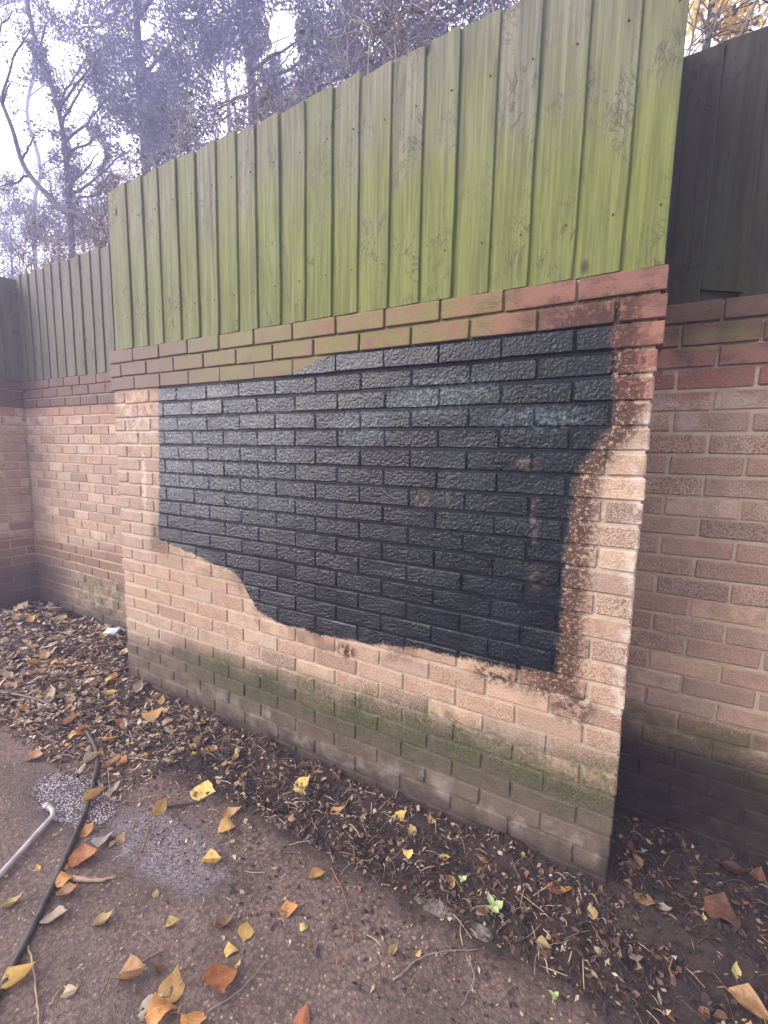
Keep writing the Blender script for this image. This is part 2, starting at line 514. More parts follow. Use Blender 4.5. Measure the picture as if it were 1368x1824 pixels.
def brick_geo(L, D, seed, wear):
    """a worn brick: chamfered box, origin in the middle of its face, face to -y"""
    r = random.Random(seed)
    hx, hz = L / 2, BH / 2
    vs, fs = [], []
    ids = {}
    for sx in (-1, 1):
        for sy in (0, 1):
            for sz in (-1, 1):
                c = wear * r.uniform(0.7, 1.7)
                X, Y, Z = sx * hx, sy * D, sz * hz
                j = lambda: r.uniform(-0.35, 0.35) * wear
                oy = c if sy == 0 else D - c
                ids[(sx, sy, sz)] = len(vs)
                vs.append((X + j(), oy, Z - sz * c))          # on the end face
                vs.append((X - sx * c, Y + (j() if sy == 0 else 0), Z - sz * c))  # on front or back
                vs.append((X - sx * c, oy, Z + j()))          # on bed face
    I = lambda sx, sy, sz, k: ids[(sx, sy, sz)] + k
    for s in (-1, 1):
        q = [I(s, 0, -1, 0), I(s, 1, -1, 0), I(s, 1, 1, 0), I(s, 0, 1, 0)]
        fs.append(q if s == 1 else q[::-1])
    q = [I(-1, 0, -1, 1), I(1, 0, -1, 1), I(1, 0, 1, 1), I(-1, 0, 1, 1)]
    fs.append(q)
    q = [I(-1, 1, -1, 1), I(1, 1, -1, 1), I(1, 1, 1, 1), I(-1, 1, 1, 1)]
    fs.append(q[::-1])
    for s in (-1, 1):
        q = [I(-1, 0, s, 2), I(1, 0, s, 2), I(1, 1, s, 2), I(-1, 1, s, 2)]
        fs.append(q if s == 1 else q[::-1])
    for sx in (-1, 1):          # vertical edges
        for sy in (0, 1):
            q = [I(sx, sy, -1, 0), I(sx, sy, -1, 1), I(sx, sy, 1, 1), I(sx, sy, 1, 0)]
            fs.append(q if sx * (1 if sy else -1) > 0 else q[::-1])
    for sx in (-1, 1):          # edges along y
        for sz in (-1, 1):
            q = [I(sx, 0, sz, 0), I(sx, 1, sz, 0), I(sx, 1, sz, 2), I(sx, 0, sz, 2)]
            fs.append(q if sx * sz > 0 else q[::-1])
    for sy in (0, 1):           # edges along x
        for sz in (-1, 1):
            q = [I(-1, sy, sz, 1), I(1, sy, sz, 1), I(1, sy, sz, 2), I(-1, sy, sz, 2)]
            fs.append(q if sz * (-1 if sy else 1) > 0 else q[::-1])
    for k, b in ids.items():
        t = (b, b + 1, b + 2)
        fs.append(t)
    return vs, fs


def brick_mesh(L, D, kind, site, variant):
    key = (round(L, 4), round(D, 4), kind, site, variant)
    if key not in BRICK_CACHE:
        wear = 0.0022 if kind == 'red' else 0.0033
        v, f = brick_geo(L, D, hash((round(L * 1e4), variant)) & 0xffff, wear)
        BRICK_CACHE[key] = pymesh('brick', v, f, WM[(kind, site)])
    return BRICK_CACHE[key]


def course_pieces(x0, x1, i, flip=False):
    """stretcher bond between x0 and x1 for course i (0 = top): list of (xa, xb)"""
    out = []
    W = x1 - x0
    if i % 2 == 0:
        xs = x0
        while xs < x1 - 0.02:
            xe = min(xs + BL, x1)
            if x1 - xe < 0.04: xe = x1
            out.append((xs, xe)); xs = xe + JT
    else:
        xs = x0
        first = True
        while xs < x1 - 0.02:
            xe = min(xs + (0.1025 if first else BL), x1)
            if x1 - xe < 0.04: xe = x1
            out.append((xs, xe)); xs = xe + JT
            first = False
    return out


def pix_area(cx, cy, cz, L, axis):
    p = Vector((cx, cy, cz)) - CAM
    dep = p.dot(_f)
    if dep < 0.2: return 0.0
    nx = abs(p.y if axis == 'y' else p.x) / p.length
    return L * BH * nx * (F_PX / dep) ** 2


def in_view(x, y, z):
    p = Vector((x, y, z)) - CAM
    dep = p.dot(_f)
    if dep < 0.1: return False
    u = 684 + F_PX * p.dot(_r) / dep
    v = 912 + F_PX * p.dot(_d) / dep
    return -30 < u < 1400 and -40 < v < 1870


def lay_wall(name, label, site, faces, body, x_anchor=0.0, limit=300, hidden=lambda p: False):
    """faces: list of dicts(axis,'at',a0,a1,proud) ; axis y = face looking to -y, axis x = face looking to +x (or -x when sgn=-1)"""
    root = empty(name, (x_anchor, 0, 0), label, 'wall', 'brick wall sections along the path')
    todo, rest = [], []
    r = random.Random(len(name) + int(x_anchor * 10))
    for fc in faces:
        for i in range(27):
            zc = TOP - CH * i - CH / 2
            kind = 'red' if i < 3 else 'buff'
            proud = 0.008 if i < 3 else 0.0
            wob = r.uniform(-0.0018, 0.0018)
            a0, a1 = fc['a0'], fc['a1']
            if fc.get('grow') and i < 3:
                a0 -= fc['grow'][0]; a1 += fc['grow'][1]
            depth = 0.1025
            for (pa, pb) in course_pieces(a0, a1, i + fc.get('shift', 0)):
                L = pb - pa
                D = depth
                if fc.get('corner'):
                    e0, e1 = fc['corner']
                    if L < 0.15 and ((e1 and pb > a1 - 0.01) or (e0 and pa < a0 + 0.01)): D = 0.215
                c = (pa + pb) / 2
                if fc.get('paint') and -2.25 < c < -0.25 and 0.75 < zc < 1.84 and L > 0.2: L += 0.0065   # thick paint bridges the upright joints
                if fc.get('corner') and (pb > a1 - 0.01 or pa < a0 + 0.01): c += r.uniform(-0.003, 0.0035)
                off = -proud + r.uniform(-0.0016, 0.0016)
                if fc['axis'] == 'y':
                    loc = (c, fc['at'] + off, zc + wob + r.uniform(-0.0012, 0.0012))
                    rot = (r.uniform(-0.006, 0.006), r.uniform(-0.006, 0.006), r.uniform(-0.007, 0.007))
                else:
                    s = fc.get('sgn', 1)
                    loc = (fc['at'] - s * off, c, zc + wob + r.uniform(-0.0012, 0.0012))
                    rot = (r.uniform(-0.004, 0.004), r.uniform(-0.004, 0.004), s * PI / 2 + r.uniform(-0.005, 0.005))
                A = pix_area(*loc, L, fc['axis'])
                vis = in_view(*loc) and not fc.get('stuff') and not hidden(loc)
                (todo if vis else rest).append((A, L, D, kind, loc, rot, r.randrange(6)))
    todo.sort(key=lambda t: -t[0])
    rest += todo[limit:]
    for A, L, D, kind, loc, rot, var in todo[:limit]:
        link('brick', brick_mesh(L, D, kind, site, var), root, Vector(loc) - root.location, rot)
    for kind in ('buff', 'red'):
        mb = MB()
        for A, L, D, k, loc, rot, var in rest:
            if k != kind: continue
            v, f = brick_geo(L, D, var * 7 + 3, 0.003 if k == 'red' else 0.0055)
            M = Matrix.Translation(Vector(loc) - root.location) @ Euler(rot).to_matrix().to_4x4()
            mb.add([M @ Vector(p) for p in v], f)
        if mb.v:
            tag(link('joined_bricks', mb.mesh('joined_bricks', WM[(kind, site)]), root), kind='stuff')
    # mortar body with a wavy raked face
    mb = MB()
    for (x0, x1, y0, y1) in body:
        mb.box(x0 - root.location.x, x1 - root.location.x, y0, y1, -0.08, TOP - 0.0035)
    link('mortar', mb.mesh('mortar', WM[('mortar', site)]), root)
    return root


RX = 0.4          # depth of the recesses
X0, X1 = -2.69, 0.0
RK = 0.006       # raked joints
lay_wall('brick_wall', 'projecting buff brick wall panel with the large black painted patch', 'main',
         [dict(axis='y', at=0.0, a0=X0, a1=X1, paint=True, corner=(True, True), grow=(0.006, 0.010)),
          dict(axis='x', at=X1, a0=0.1125, a1=RX - 0.012, shift=1, stuff=True),
          dict(axis='x', at=X0, a0=0.1125, a1=RX - 0.012, shift=1, sgn=-1, stuff=True)],
         [(X0 + RK, X1 - RK, RK, RX + 0.2)])
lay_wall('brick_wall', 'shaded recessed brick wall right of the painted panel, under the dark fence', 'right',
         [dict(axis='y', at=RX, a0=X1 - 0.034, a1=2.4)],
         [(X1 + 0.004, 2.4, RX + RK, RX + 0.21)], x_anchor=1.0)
lay_wall('brick_wall', 'recessed pale brick wall left of the painted panel with mossy foot', 'left',
         [dict(axis='y', at=RX, a0=-4.69, a1=X0 - 0.006)],
         [(-4.69, X0 - 0.004, RX + RK, RX + 0.21)], x_anchor=-3.6, hidden=lambda p: p[0] > -3.2)
lay_wall('brick_wall', 'next projecting brick wall end in the far left corner, dark at its foot', 'left',
         [dict(axis='x', at=-4.7, a0=0.1125, a1=RX - 0.006, shift=1),
          dict(axis='y', at=0.0, a0=-7.39, a1=-4.7, corner=(True, True), stuff=True)],
         [(-7.39, -4.7 - RK, RK, RX + 0.21)], x_anchor=-5.5)


# ------------------------------------------------------------------ fences
def wood_mat(name, dark):
    N = NT(name)
    x, y, z = N.xyz[0], N.xyz[1], N.xyz[2]
    rnd = N.rnd()
    oc = N.tc('Object')
    off = N.n('ShaderNodeCombineXYZ')
    N.set(off.inputs[0], N.math('MULTIPLY', rnd, 37.0))
    N.set(off.inputs[2], N.math('MULTIPLY', rnd, 91.0))
    v = N.n('ShaderNodeVectorMath', operation='ADD')
    N.set(v.inputs[0], oc); N.set(v.inputs[1], off.outputs[0])
    v = v.outputs[0]
    grain = N.noise(75, 5, 0.7, vec=N.mapping(v, (1.0, 1.0, 0.035)))
    swirl = N.noise(6.5, 5, 0.68, vec=N.mapping(v, (1.6, 1.0, 0.7)), dist=1.6)
    blot = N.noise(3.2, 4, 0.6, vec=v)
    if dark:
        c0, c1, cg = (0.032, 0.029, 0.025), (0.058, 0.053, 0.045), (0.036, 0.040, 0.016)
    else:
        c0, c1, cg = (0.115, 0.115, 0.086), (0.215, 0.212, 0.168), (0.138, 0.166, 0.032)
    col = N.mix(N.ss(grain, 0.33, 0.68), c0, c1)
    col = N.mix(N.lin(rnd, 0, 1, 0.0, 0.55), col, N.mix(0.5, c0, cg))
    zz = N.math('ADD', z, N.math('MULTIPLY', N.math('SUBTRACT', blot, 0.5), 0.95))
    xx = N.ss(x, -2.9, -0.9)
    g = N.mul(N.ss(zz, 2.80, 2.20), N.lin(xx, 0, 1, 0.35, 1.0))
    col = N.mix(N.mul(g, 0.85), col, N.mix(N.ss(grain, 0.35, 0.65), tuple(a * 0.7 for a in cg), tuple(a * 1.15 for a in cg)))
    if not dark: col = N.mix(N.mul(0.55, N.ss(x, -2.66, -2.72)), col, (0.10, 0.10, 0.10))
    # damp dark streaks, swirls round the knots
    st = N.noise(9, 3, 0.6, vec=N.mapping(v, (1.6, 1.0, 0.16)))
    col = N.mix(N.mul(N.ss(st, 0.50, 0.72), 0.42), col, tuple(a * 0.45 for a in c0))
    sw = N.mul(N.ss(N.math('ABSOLUTE', N.math('SUBTRACT', swirl, 0.5)), 0.03, 0.0), N.ss(blot, 0.46, 0.62))
    col = N.mix(N.mul(sw, 0.7), col, tuple(a * 0.35 for a in c0))
    kn = N.voro(4.2, vec=N.mapping(v, (1.0, 0.2, 0.55)))
    col = N.mix(N.mul(N.ss(kn, 0.075, 0.03), 0.85), col, tuple(a * 0.18 for a in c0))
    h = N.math('ADD', grain, N.math('MULTIPLY', swirl, 0.5))
    nrm = N.bump(h, 0.5, 0.0022)
    return N.finish(N.bsdf(col, 0.75, nrm, 0.3))


WOOD, WOOD_DARK = wood_mat('weathered_green_board', False), wood_mat('dark_damp_board', True)
RAIL = NT('fence_rail_wood')
RAIL = RAIL.finish(RAIL.bsdf(RAIL.mix(RAIL.noise(20, 3, vec=RAIL.mapping(RAIL.pos(), (0.1, 1, 1))), (0.022, 0.018, 0.014), (0.045, 0.038, 0.03)), 0.85))
IRON = NT('rusty_nail')
IRON = IRON.finish(IRON.bsdf((0.03, 0.022, 0.018), 0.6))


def board_mesh(w, h, r, mat, notch=None):
    """feather-edged board: thin left edge tucked under, thick right edge; origin bottom left of front"""
    nz = 7
    mb = MB()
    bow = r.uniform(-0.003, 0.003)
    lean = r.uniform(-0.0025, 0.0025)
    top_cut = r.uniform(-0.006, 0.006)
    secs = []
    for k in range(nz):
        t = k / (nz - 1)
        z = t * h
        dx = bow * math.sin(PI * t) + lean * t
        e = r.uniform(-0.0012, 0.0012)
        zl = z + (top_cut if k == nz - 1 else 0)
        zr = z - (top_cut if k == nz - 1 else 0)
        zml = zl
        if notch and k == 0:
            zl, zml, zr = notch
        secs.append([(dx + e, -0.001, zl), (dx + w * 0.5, -0.0065 + e, (zml if notch and k == 0 else (zl + zr) / 2)),
                     (dx + w - 0.003 + e, -0.0125, zr), (dx + w + e, -0.0105, zr), (dx + w + e, 0.0, zr), (dx, 0.004, zl)])
    n = 6
    vs = [p for s in secs for p in s]
    fs = []
    for k in range(nz - 1):
        for j in range(n):
            j2 = (j + 1) % n
            fs.append((k * n + j, k * n + j2, (k + 1) * n + j2, (k + 1) * n + j))
    fs.append(tuple(range(n))[::-1])
    fs.append(tuple((nz - 1) * n + j for j in range(n)))
    mb.add(vs, fs)
    return mb.mesh('board', mat)


_nm = MB(); _nm.tube([(0, 0, 0), (0, 0.018, 0.001)], 0.0028, 6)
NAIL = _nm.mesh('nail', IRON)


def fence(label, edges, yf, z0, z1, mat, seed, notch_at=None, back=0.05):
    r = random.Random(seed)
    root = empty('board_fence', ((edges[0] + edges[-1]) / 2, yf, z0), label, 'fence', 'close boarded fences on top of the walls')
    for i in range(len(edges) - 1):
        w = edges[i + 1] - edges[i] + (0.012 if i else 0.0)
        h = z1 - z0 + r.uniform(-0.007, 0.007)
        nt = None
        if notch_at == i: nt = (0.045, 0.10, 0.012)
        me = board_mesh(w, h, r, mat, nt)
        zoff = r.uniform(0.0, 0.004)
        b = link('board', me, root, Vector((edges[i + 1] - w, yf + r.uniform(-0.0015, 0.0015), z0 + zoff)) - root.location, (0, r.uniform(-0.003, 0.003), 0))
        for zz in (0.16, h - 0.18):
            link('nail', NAIL, b, (w * 0.82 + r.uniform(-.004, .004), -0.0140, zz))
    for zz in (0.10, 0.42, 0.72):
        mb = MB()
        mb.box(edges[0] - root.location.x, edges[-1] - root.location.x - 0.01, 0.006, 0.045, zz, zz + 0.07)
        link('rail', mb.mesh('rail', RAIL), root)
    mb = MB()
    for k, xx in enumerate((edges[0] + 0.06, edges[-1] - 0.12)):
        mb = MB()
        mb.box(xx - root.location.x, xx - root.location.x + 0.075, 0.046, 0.12, -0.0, z1 - z0 - 0.03)
        link('post', mb.mesh('post', RAIL), root)
    mb = MB()
    mb.box(edges[0] - root.location.x, edges[-1] - root.location.x - 0.005, 0.008, 0.03, 0.0, 0.099)
    link('gravel_board', mb.mesh('gravel_board', RAIL), root)
    return root


E_MAIN = [-2.655, -2.479, -2.346, -2.216, -2.075, -1.939, -1.805, -1.672, -1.553, -1.421, -1.288, -1.152, -1.029, -0.894, -0.765, -0.64, -0.51, -0.38, -0.246, -0.116, -0.004]
fence('mossy green close boarded fence standing on the painted panel', E_MAIN, 0.008, 1.998, 2.832, WOOD, 1)
def fence_return(label, X, y0, y1, sgn, mat, seed):
    L = y1 - y0
    f = fence(label, [0.0, L / 3, 2 * L / 3, L], 0.0, 1.998, 2.832, mat, seed)
    f.location = (X, (y0 + y1) / 2, 1.998)
    f.rotation_euler = (0, 0, sgn * PI / 2)


fence_return('narrow board fence side closing the far left corner above the wall end', -4.70, 0.03, 0.412, 1, WOOD, 12)
fence_return('narrow board fence side joining panel fence and dark right fence', -0.03, 0.065, 0.40, 1, WOOD_DARK, 13)
fence_return('narrow board fence side joining panel fence and grey green left fence', -2.645, 0.065, 0.40, -1, WOOD, 14)
rr = random.Random(4)
e = [-4.72]
while e[-1] < -2.72: e.append(e[-1] + rr.uniform(0.118, 0.14))
fence('grey green board fence above the left recessed wall', e, RX + 0.008, 1.998, 2.845, WOOD, 2)
fence('dark damp board fence in shade above the right recessed wall', [0.0, 0.114, 0.235, 0.37, 0.50, 0.63, 0.76, 0.89, 1.02, 1.15, 1.28, 1.41, 1.54, 1.67, 1.80], RX + 0.008, 1.998, 2.80, WOOD_DARK, 3, notch_at=1)
fence('end of the next fence in the far left corner above the projecting wall', [-7.3 + 0.13 * k for k in range(21)], 0.008, 1.998, 2.832, WOOD, 6)

# ------------------------------------------------------------------ ground
def vnoise(x, y, s, seed):
    x = np.asarray(x, float) / s + 100.0 + seed * 13.7
    y = np.asarray(y, float) / s + 100.0 + seed * 7.3
    xi, yi = np.floor(x).astype(np.int64), np.floor(y).astype(np.int64)
    fx, fy = x - xi, y - yi
    fx = fx * fx * (3 - 2 * fx); fy = fy * fy * (3 - 2 * fy)

    def hsh(a, b):
        h = (a * 374761393 + b * 668265263 + seed * 974711) & 0x7fffffff
        h = ((h ^ (h >> 13)) * 1274126177) & 0x7fffffff
        return (h ^ (h >> 16)) % 100003 / 100003.0
    return (hsh(xi, yi) * (1 - fx) + hsh(xi + 1, yi) * fx) * (1 - fy) + (hsh(xi, yi + 1) * (1 - fx) + hsh(xi + 1, yi + 1) * fx) * fy


def sstep(x, a, b):
    t = np.clip((x - a) / (b - a), 0, 1)
    return t * t * (3 - 2 * t)


def gz(x, y):
    x = np.asarray(x, float); y = np.asarray(y, float)
    edge = -0.36 + 0.07 * (vnoise(x, y, 0.23, 3) - 0.5) - 0.15 * sstep(x, -1.8, -2.6) - 0.06 * sstep(x, -0.1, 0.5)
    soil = sstep(y, edge - 0.05, edge + 0.09)
    z = 0.004 * (vnoise(x, y, 0.5, 1) - 0.5) + 0.0035 * (vnoise(x, y, 0.03, 2) - 0.5)
    z = z + soil * (0.004 + 0.030 * (vnoise(x, y, 0.11, 4) - 0.45) + 0.022 * (vnoise(x, y, 0.045, 5) - 0.5) + 0.012 * (vnoise(x, y, 0.02, 6) - 0.5))
    z = z + soil * 0.03 * sstep(y, -0.16, 0.0) * (0.4 + vnoise(x, y, 0.2, 7))
    z = z + 0.03 * sstep(x, -2.3, -3.2) * sstep(y, -0.3, 0.2)
    return z - 0.006 * sstep(((x + 1.95) / 0.3) ** 2 + ((y + 0.66) / 0.14) ** 2, 1.2, 0.3)


def g(x, y):
    return float(gz(np.array([x]), np.array([y]))[0])


xs = np.concatenate([[-20, -16, -12, -9, -7.5, -6.5], np.arange(-5.6, -3.0, 0.022), np.arange(-3.0, 1.0, 0.012), np.arange(1.0, 2.5, 0.06), [3, 4, 6, 9, 12, 16, 20]])
ys = np.concatenate([[-20, -16, -12, -8, -5, -3.5, -2.6], np.arange(-2.2, -1.35, 0.03), np.arange(-1.35, 0.46, 0.0115), [0.6, 0.9, 1.5, 3, 5, 8, 12, 16, 20]])
GX, GY = np.meshgrid(xs, ys)
GZ = gz(GX, GY)
verts = np.stack([GX, GY, GZ], -1).reshape(-1, 3)
nx, ny = len(xs), len(ys)
idx = np.arange(nx * ny).reshape(ny, nx)
faces = np.stack([idx[:-1, :-1], idx[:-1, 1:], idx[1:, 1:], idx[1:, :-1]], -1).reshape(-1, 4)

N = NT('ground_earth')
x, y, z = N.xyz[0], N.xyz[1], N.xyz[2]
n1 = N.noise(4.5, 4, 0.6)
ye = N.math('ADD', y, N.math('MULTIPLY', N.math('SUBTRACT', n1, 0.5), 0.22))
ye = N.math('ADD', ye, N.math('ADD', N.mul(0.16, N.ss(x, -1.8, -2.6)), N.mul(0.06, N.ss(x, -0.1, 0.5))))
soil = N.ss(ye, -0.45, -0.34)
grit = N.noise(130, 3, 0.7)
stones = N.voro(85)
scol = N.voro(85, out='Color')
path = N.mix(N.ss(n1, 0.3, 0.7), (0.108, 0.073, 0.059), (0.165, 0.115, 0.094))
path = N.mix(N.mul(N.ss(grit, 0.52, 0.72), 0.65), path, (0.25, 0.19, 0.15))
sv_ = N.n('ShaderNodeSeparateColor'); N.set(sv_.inputs[0], scol)
path = N.mix(N.mul(N.ss(stones, 0.34, 0.2), N.ss(sv_.outputs[0], 0.8, 0.92)), path, (0.30, 0.25, 0.21))
path = N.mix(N.mul(N.ss(stones, 0.4, 0.7), 0.5), path, (0.03, 0.022, 0.018))
damp = N.maxi(N.blob(x, y, -0.15, -0.68, 0.5, 0.22), N.blob(x, y, -1.38, -0.64, 0.42, 0.16), N.blob(x, y, -1.95, -0.70, 0.5, 0.2), N.mul(0.6, N.ss(N.noise(2.5, 3), 0.55, 0.7)))
damp = N.mul(damp, N.ss(N.noise(9, 4), 0.25, 0.55))
path = N.mix(N.mul(damp, 0.75), path, (0.07, 0.052, 0.046))
earth = N.mix(N.noise(22, 4, 0.65), (0.012, 0.008, 0.007), (0.045, 0.029, 0.022))
earth = N.mix(N.mul(N.ss(grit, 0.58, 0.72), 0.4), earth, (0.15, 0.105, 0.07))
col = N.mix(soil, path, earth)
hh = N.math('ADD', N.math('MULTIPLY', grit, 1.2), N.math('MULTIPLY', N.math('SUBTRACT', 1.0, stones), 0.3))
hh = N.math('ADD', hh, N.noise(35, 4, 0.65))
rg = N.math('SUBTRACT', 0.85, N.mul(damp, 0.45))
gm = N.finish(N.bsdf(col, rg, N.bump(hh, 0.65, 0.006), 0.4))
tag(link('ground', npmesh('ground', verts, faces, gm, smooth=True)), 'brown gritty path with a strip of dark soil along the wall foot', 'ground', kind='structure')

# concrete edging stones half sunk between path and soil
N = NT('edging_concrete')
cn = N.noise(25, 5, 0.7)
c = N.mix(N.ss(cn, 0.35, 0.65), (0.07, 0.055, 0.046), (0.22, 0.19, 0.165))
EDG = N.finish(N.bsdf(c, 0.9, N.bump(N.noise(60, 4, 0.7), 0.7, 0.005)))
root = empty('path_edging', (-1.0, -0.335, 0), 'worn concrete edging half buried between the path and the soil', 'edging')
r = random.Random(9)
xx = -2.35
while xx < 0.7:
    L = r.uniform(0.28, 0.5)
    mb = MB()
    n = 9
    for k in range(n):
        t = k / (n - 1)
        zt = 0.012 + r.uniform(-0.005, 0.005)
        w = 0.022 + r.uniform(-0.004, 0.004)
        X = t * L
        mb.v += [(X, -w, -0.06), (X, -w - 0.002, zt - 0.008), (X, -w + 0.008, zt), (X, w - 0.008, zt + r.uniform(-.003, .003)), (X, w + 0.002, zt - 0.008), (X, w, -0.06)]
    for k in range(n - 1):
        for j in range(5):
            mb.f.append((k * 6 + j, (k + 1) * 6 + j, (k + 1) * 6 + j + 1, k * 6 + j + 1)[::-1])
    mb.f.append(tuple(range(6))); mb.f.append(tuple((n - 1) * 6 + j for j in range(6))[::-1])
    link('edging_stone', mb.mesh('edging_stone', EDG), root, Vector((xx, -0.335 + r.uniform(-.006, .006), r.uniform(-0.016, 0.000))) - root.location, (0, r.uniform(-.012, .012), r.uniform(-.012, .012)))
    xx += L + 0.012


# ------------------------------------------------------------------ puddles: thin films of water among the grit
def film(name, label, cx, cy, rx, ry, seed, glint):
    N = NT(name + '_water')
    v = N.math('ADD', N.voro(125 if glint else 150), N.math('MULTIPLY', N.math('SUBTRACT', N.noise(40, 3, 0.7), 0.5), 0.5))
    gl = N.noise(55, 3, 0.7)
    col = N.mix(N.ss(v, 0.5, 0.25), (0.05, 0.038, 0.036) if glint else (0.20, 0.17, 0.18), (0.46, 0.41, 0.46) if glint else (0.38, 0.33, 0.35))  # puddle specks: sky reflections painted pale; patch: drying residue
    b = N.bsdf(col, 0.12 if glint else 0.22, N.bump(N.math('ADD', v, gl), 0.4, 0.006), 0.8)
    tr = N.n('ShaderNodeBsdfTransparent')
    mx = N.n('ShaderNodeMixShader')
    oc = N.tc('Object')
    s = N.n('ShaderNodeSeparateXYZ'); N.set(s.inputs[0], oc)
    d = N.blob(s.outputs[0], s.outputs[1], 0.0, 0.0, rx * 1.0, ry * 1.0)
    k = N.math('ADD', d, N.math('MULTIPLY', N.math('SUBTRACT', N.noise(14, 4, 0.7), 0.5), 1.0))
    a = N.mul(N.ss(k, 0.18, 0.62), N.ss(N.math('ADD', N.noise(70, 3, 0.7), N.mul(d, 0.16)), 0.42 if glint else 0.50, 0.52 if glint else 0.6))
    N.set(mx.inputs[0], a); N.t.links.new(tr.outputs[0], mx.inputs[1]); N.t.links.new(b.outputs[0], mx.inputs[2])
    if not glint:
        N.set(mx.inputs[0], N.mul(0.75, N.ss(k, 0.15, 0.8), N.ss(N.noise(110, 3, 0.7), 0.30, 0.62)))
    mat = N.finish(mx)
    n = 40
    gx = np.linspace(-rx, rx, n); gy = np.linspace(-ry, ry, n)
    X, Y = np.meshgrid(gx, gy)
    Z = gz(X + cx, Y + cy) + 0.0035
    vs = np.stack([X, Y, Z], -1).reshape(-1, 3)
    idx = np.arange(n * n).reshape(n, n)
    fs = np.stack([idx[:-1, :-1], idx[:-1, 1:], idx[1:, 1:], idx[1:, :-1]], -1).reshape(-1, 4)
    keep = ((X[:-1, :-1] / rx) ** 2 + (Y[:-1, :-1] / ry) ** 2).ravel() < 1.0
    o = link(name, npmesh(name, vs, fs[keep], mat, smooth=True), None, (cx, cy, 0))
    tag(o, label, 'puddle', kind='structure')


film('puddle', 'puddle speckled with painted sky glints on the path around the black hose', -1.97, -0.675, 0.32, 0.14, 1, True)
film('wet_patch', 'pale wet patch of drying detergent residue right of the speckled puddle', -1.42, -0.64, 0.40, 0.15, 2, False)


# ------------------------------------------------------------------ hoses
def smooth_path(pts, n=8):
    P = [Vector(p) for p in pts]
    P = [P[0] * 2 - P[1]] + P + [P[-1] * 2 - P[-2]]
    out = []
    for i in range(1, len(P) - 2):
        for k in range(n):
            t = k / n
            a, b, c, d = P[i - 1], P[i], P[i + 1], P[i + 2]
            out.append(0.5 * ((2 * b) + (c - a) * t + (2 * a - 5 * b + 4 * c - d) * t * t + (3 * b - a - 3 * c + d) * t ** 3))
    out.append(P[-2])
    return out


def simple_mat(name, c, rough, bump=0.0, spec=0.5, c2=None, sc=30):
    N = NT(name)
    col = N.mix(N.ss(N.noise(sc, 4), 0.35, 0.65), c, c2 or tuple(a * 0.7 for a in c))
    return N.finish(N.bsdf(col, rough, N.bump(N.noise(90, 3), bump, 0.002) if bump else None, spec))


HOSE = simple_mat('black_rubber', (0.022, 0.02, 0.02), 0.45, 0.2, c2=(0.06, 0.05, 0.045))
pix = [(-40, 1232), (12, 1237), (73, 1251), (122, 1276), (147, 1296), (169, 1329), (173, 1357), (165, 1402), (151, 1447), (122, 1516), (94, 1577), (49, 1671), (8, 1749), (-60, 1870), (-140, 1990)]
pts = []
for u, v in pix:
    p = at_z(u, v, 0.012)
    p.z = max(g(p.x, p.y), 0.0) + 0.011
    pts.append(p)
mb = MB()
mb.tube(smooth_path(pts), 0.0098, 10)
tag(link('hose', mb.mesh('hose', HOSE, True)), 'long black rubber hose snaking along the path through the puddle', 'hose')
LANCE = simple_mat('grey_pipe', (0.42, 0.40, 0.40), 0.4, 0.1)
t_ = empty('pipe', (-1.95, -0.75, 0), 'pale grey bent pipe lying with its end in the speckled puddle', 'pipe')
pix = [(-90, 1640), (-30, 1585), (0, 1556), (40, 1512), (70, 1478), (86, 1459), (94, 1449), (92, 1441), (82, 1437)]
pts = []
for k, (u, v) in enumerate(pix):
    p = at_z(u, v, 0.02)
    p.z = g(p.x, p.y) + (0.016 if k < 6 else 0.016 + 0.005 * (k - 5))
    pts.append(p)
sp = smooth_path(pts, 6)
mb = MB(); mb.tube([p - t_.location for p in sp], [0.0095] * len(sp), 10)
link('tube', mb.mesh('tube', LANCE, True), t_)
q = sp[-1] - t_.location; q0 = sp[-3] - t_.location
mb = MB(); mb.tube([q0, q, q + (q - q0) * 0.4], [0.0115, 0.0115, 0.0108], 10)
link('nozzle', mb.mesh('nozzle', simple_mat('nozzle_grey', (0.5, 0.48, 0.46), 0.35), True), t_)


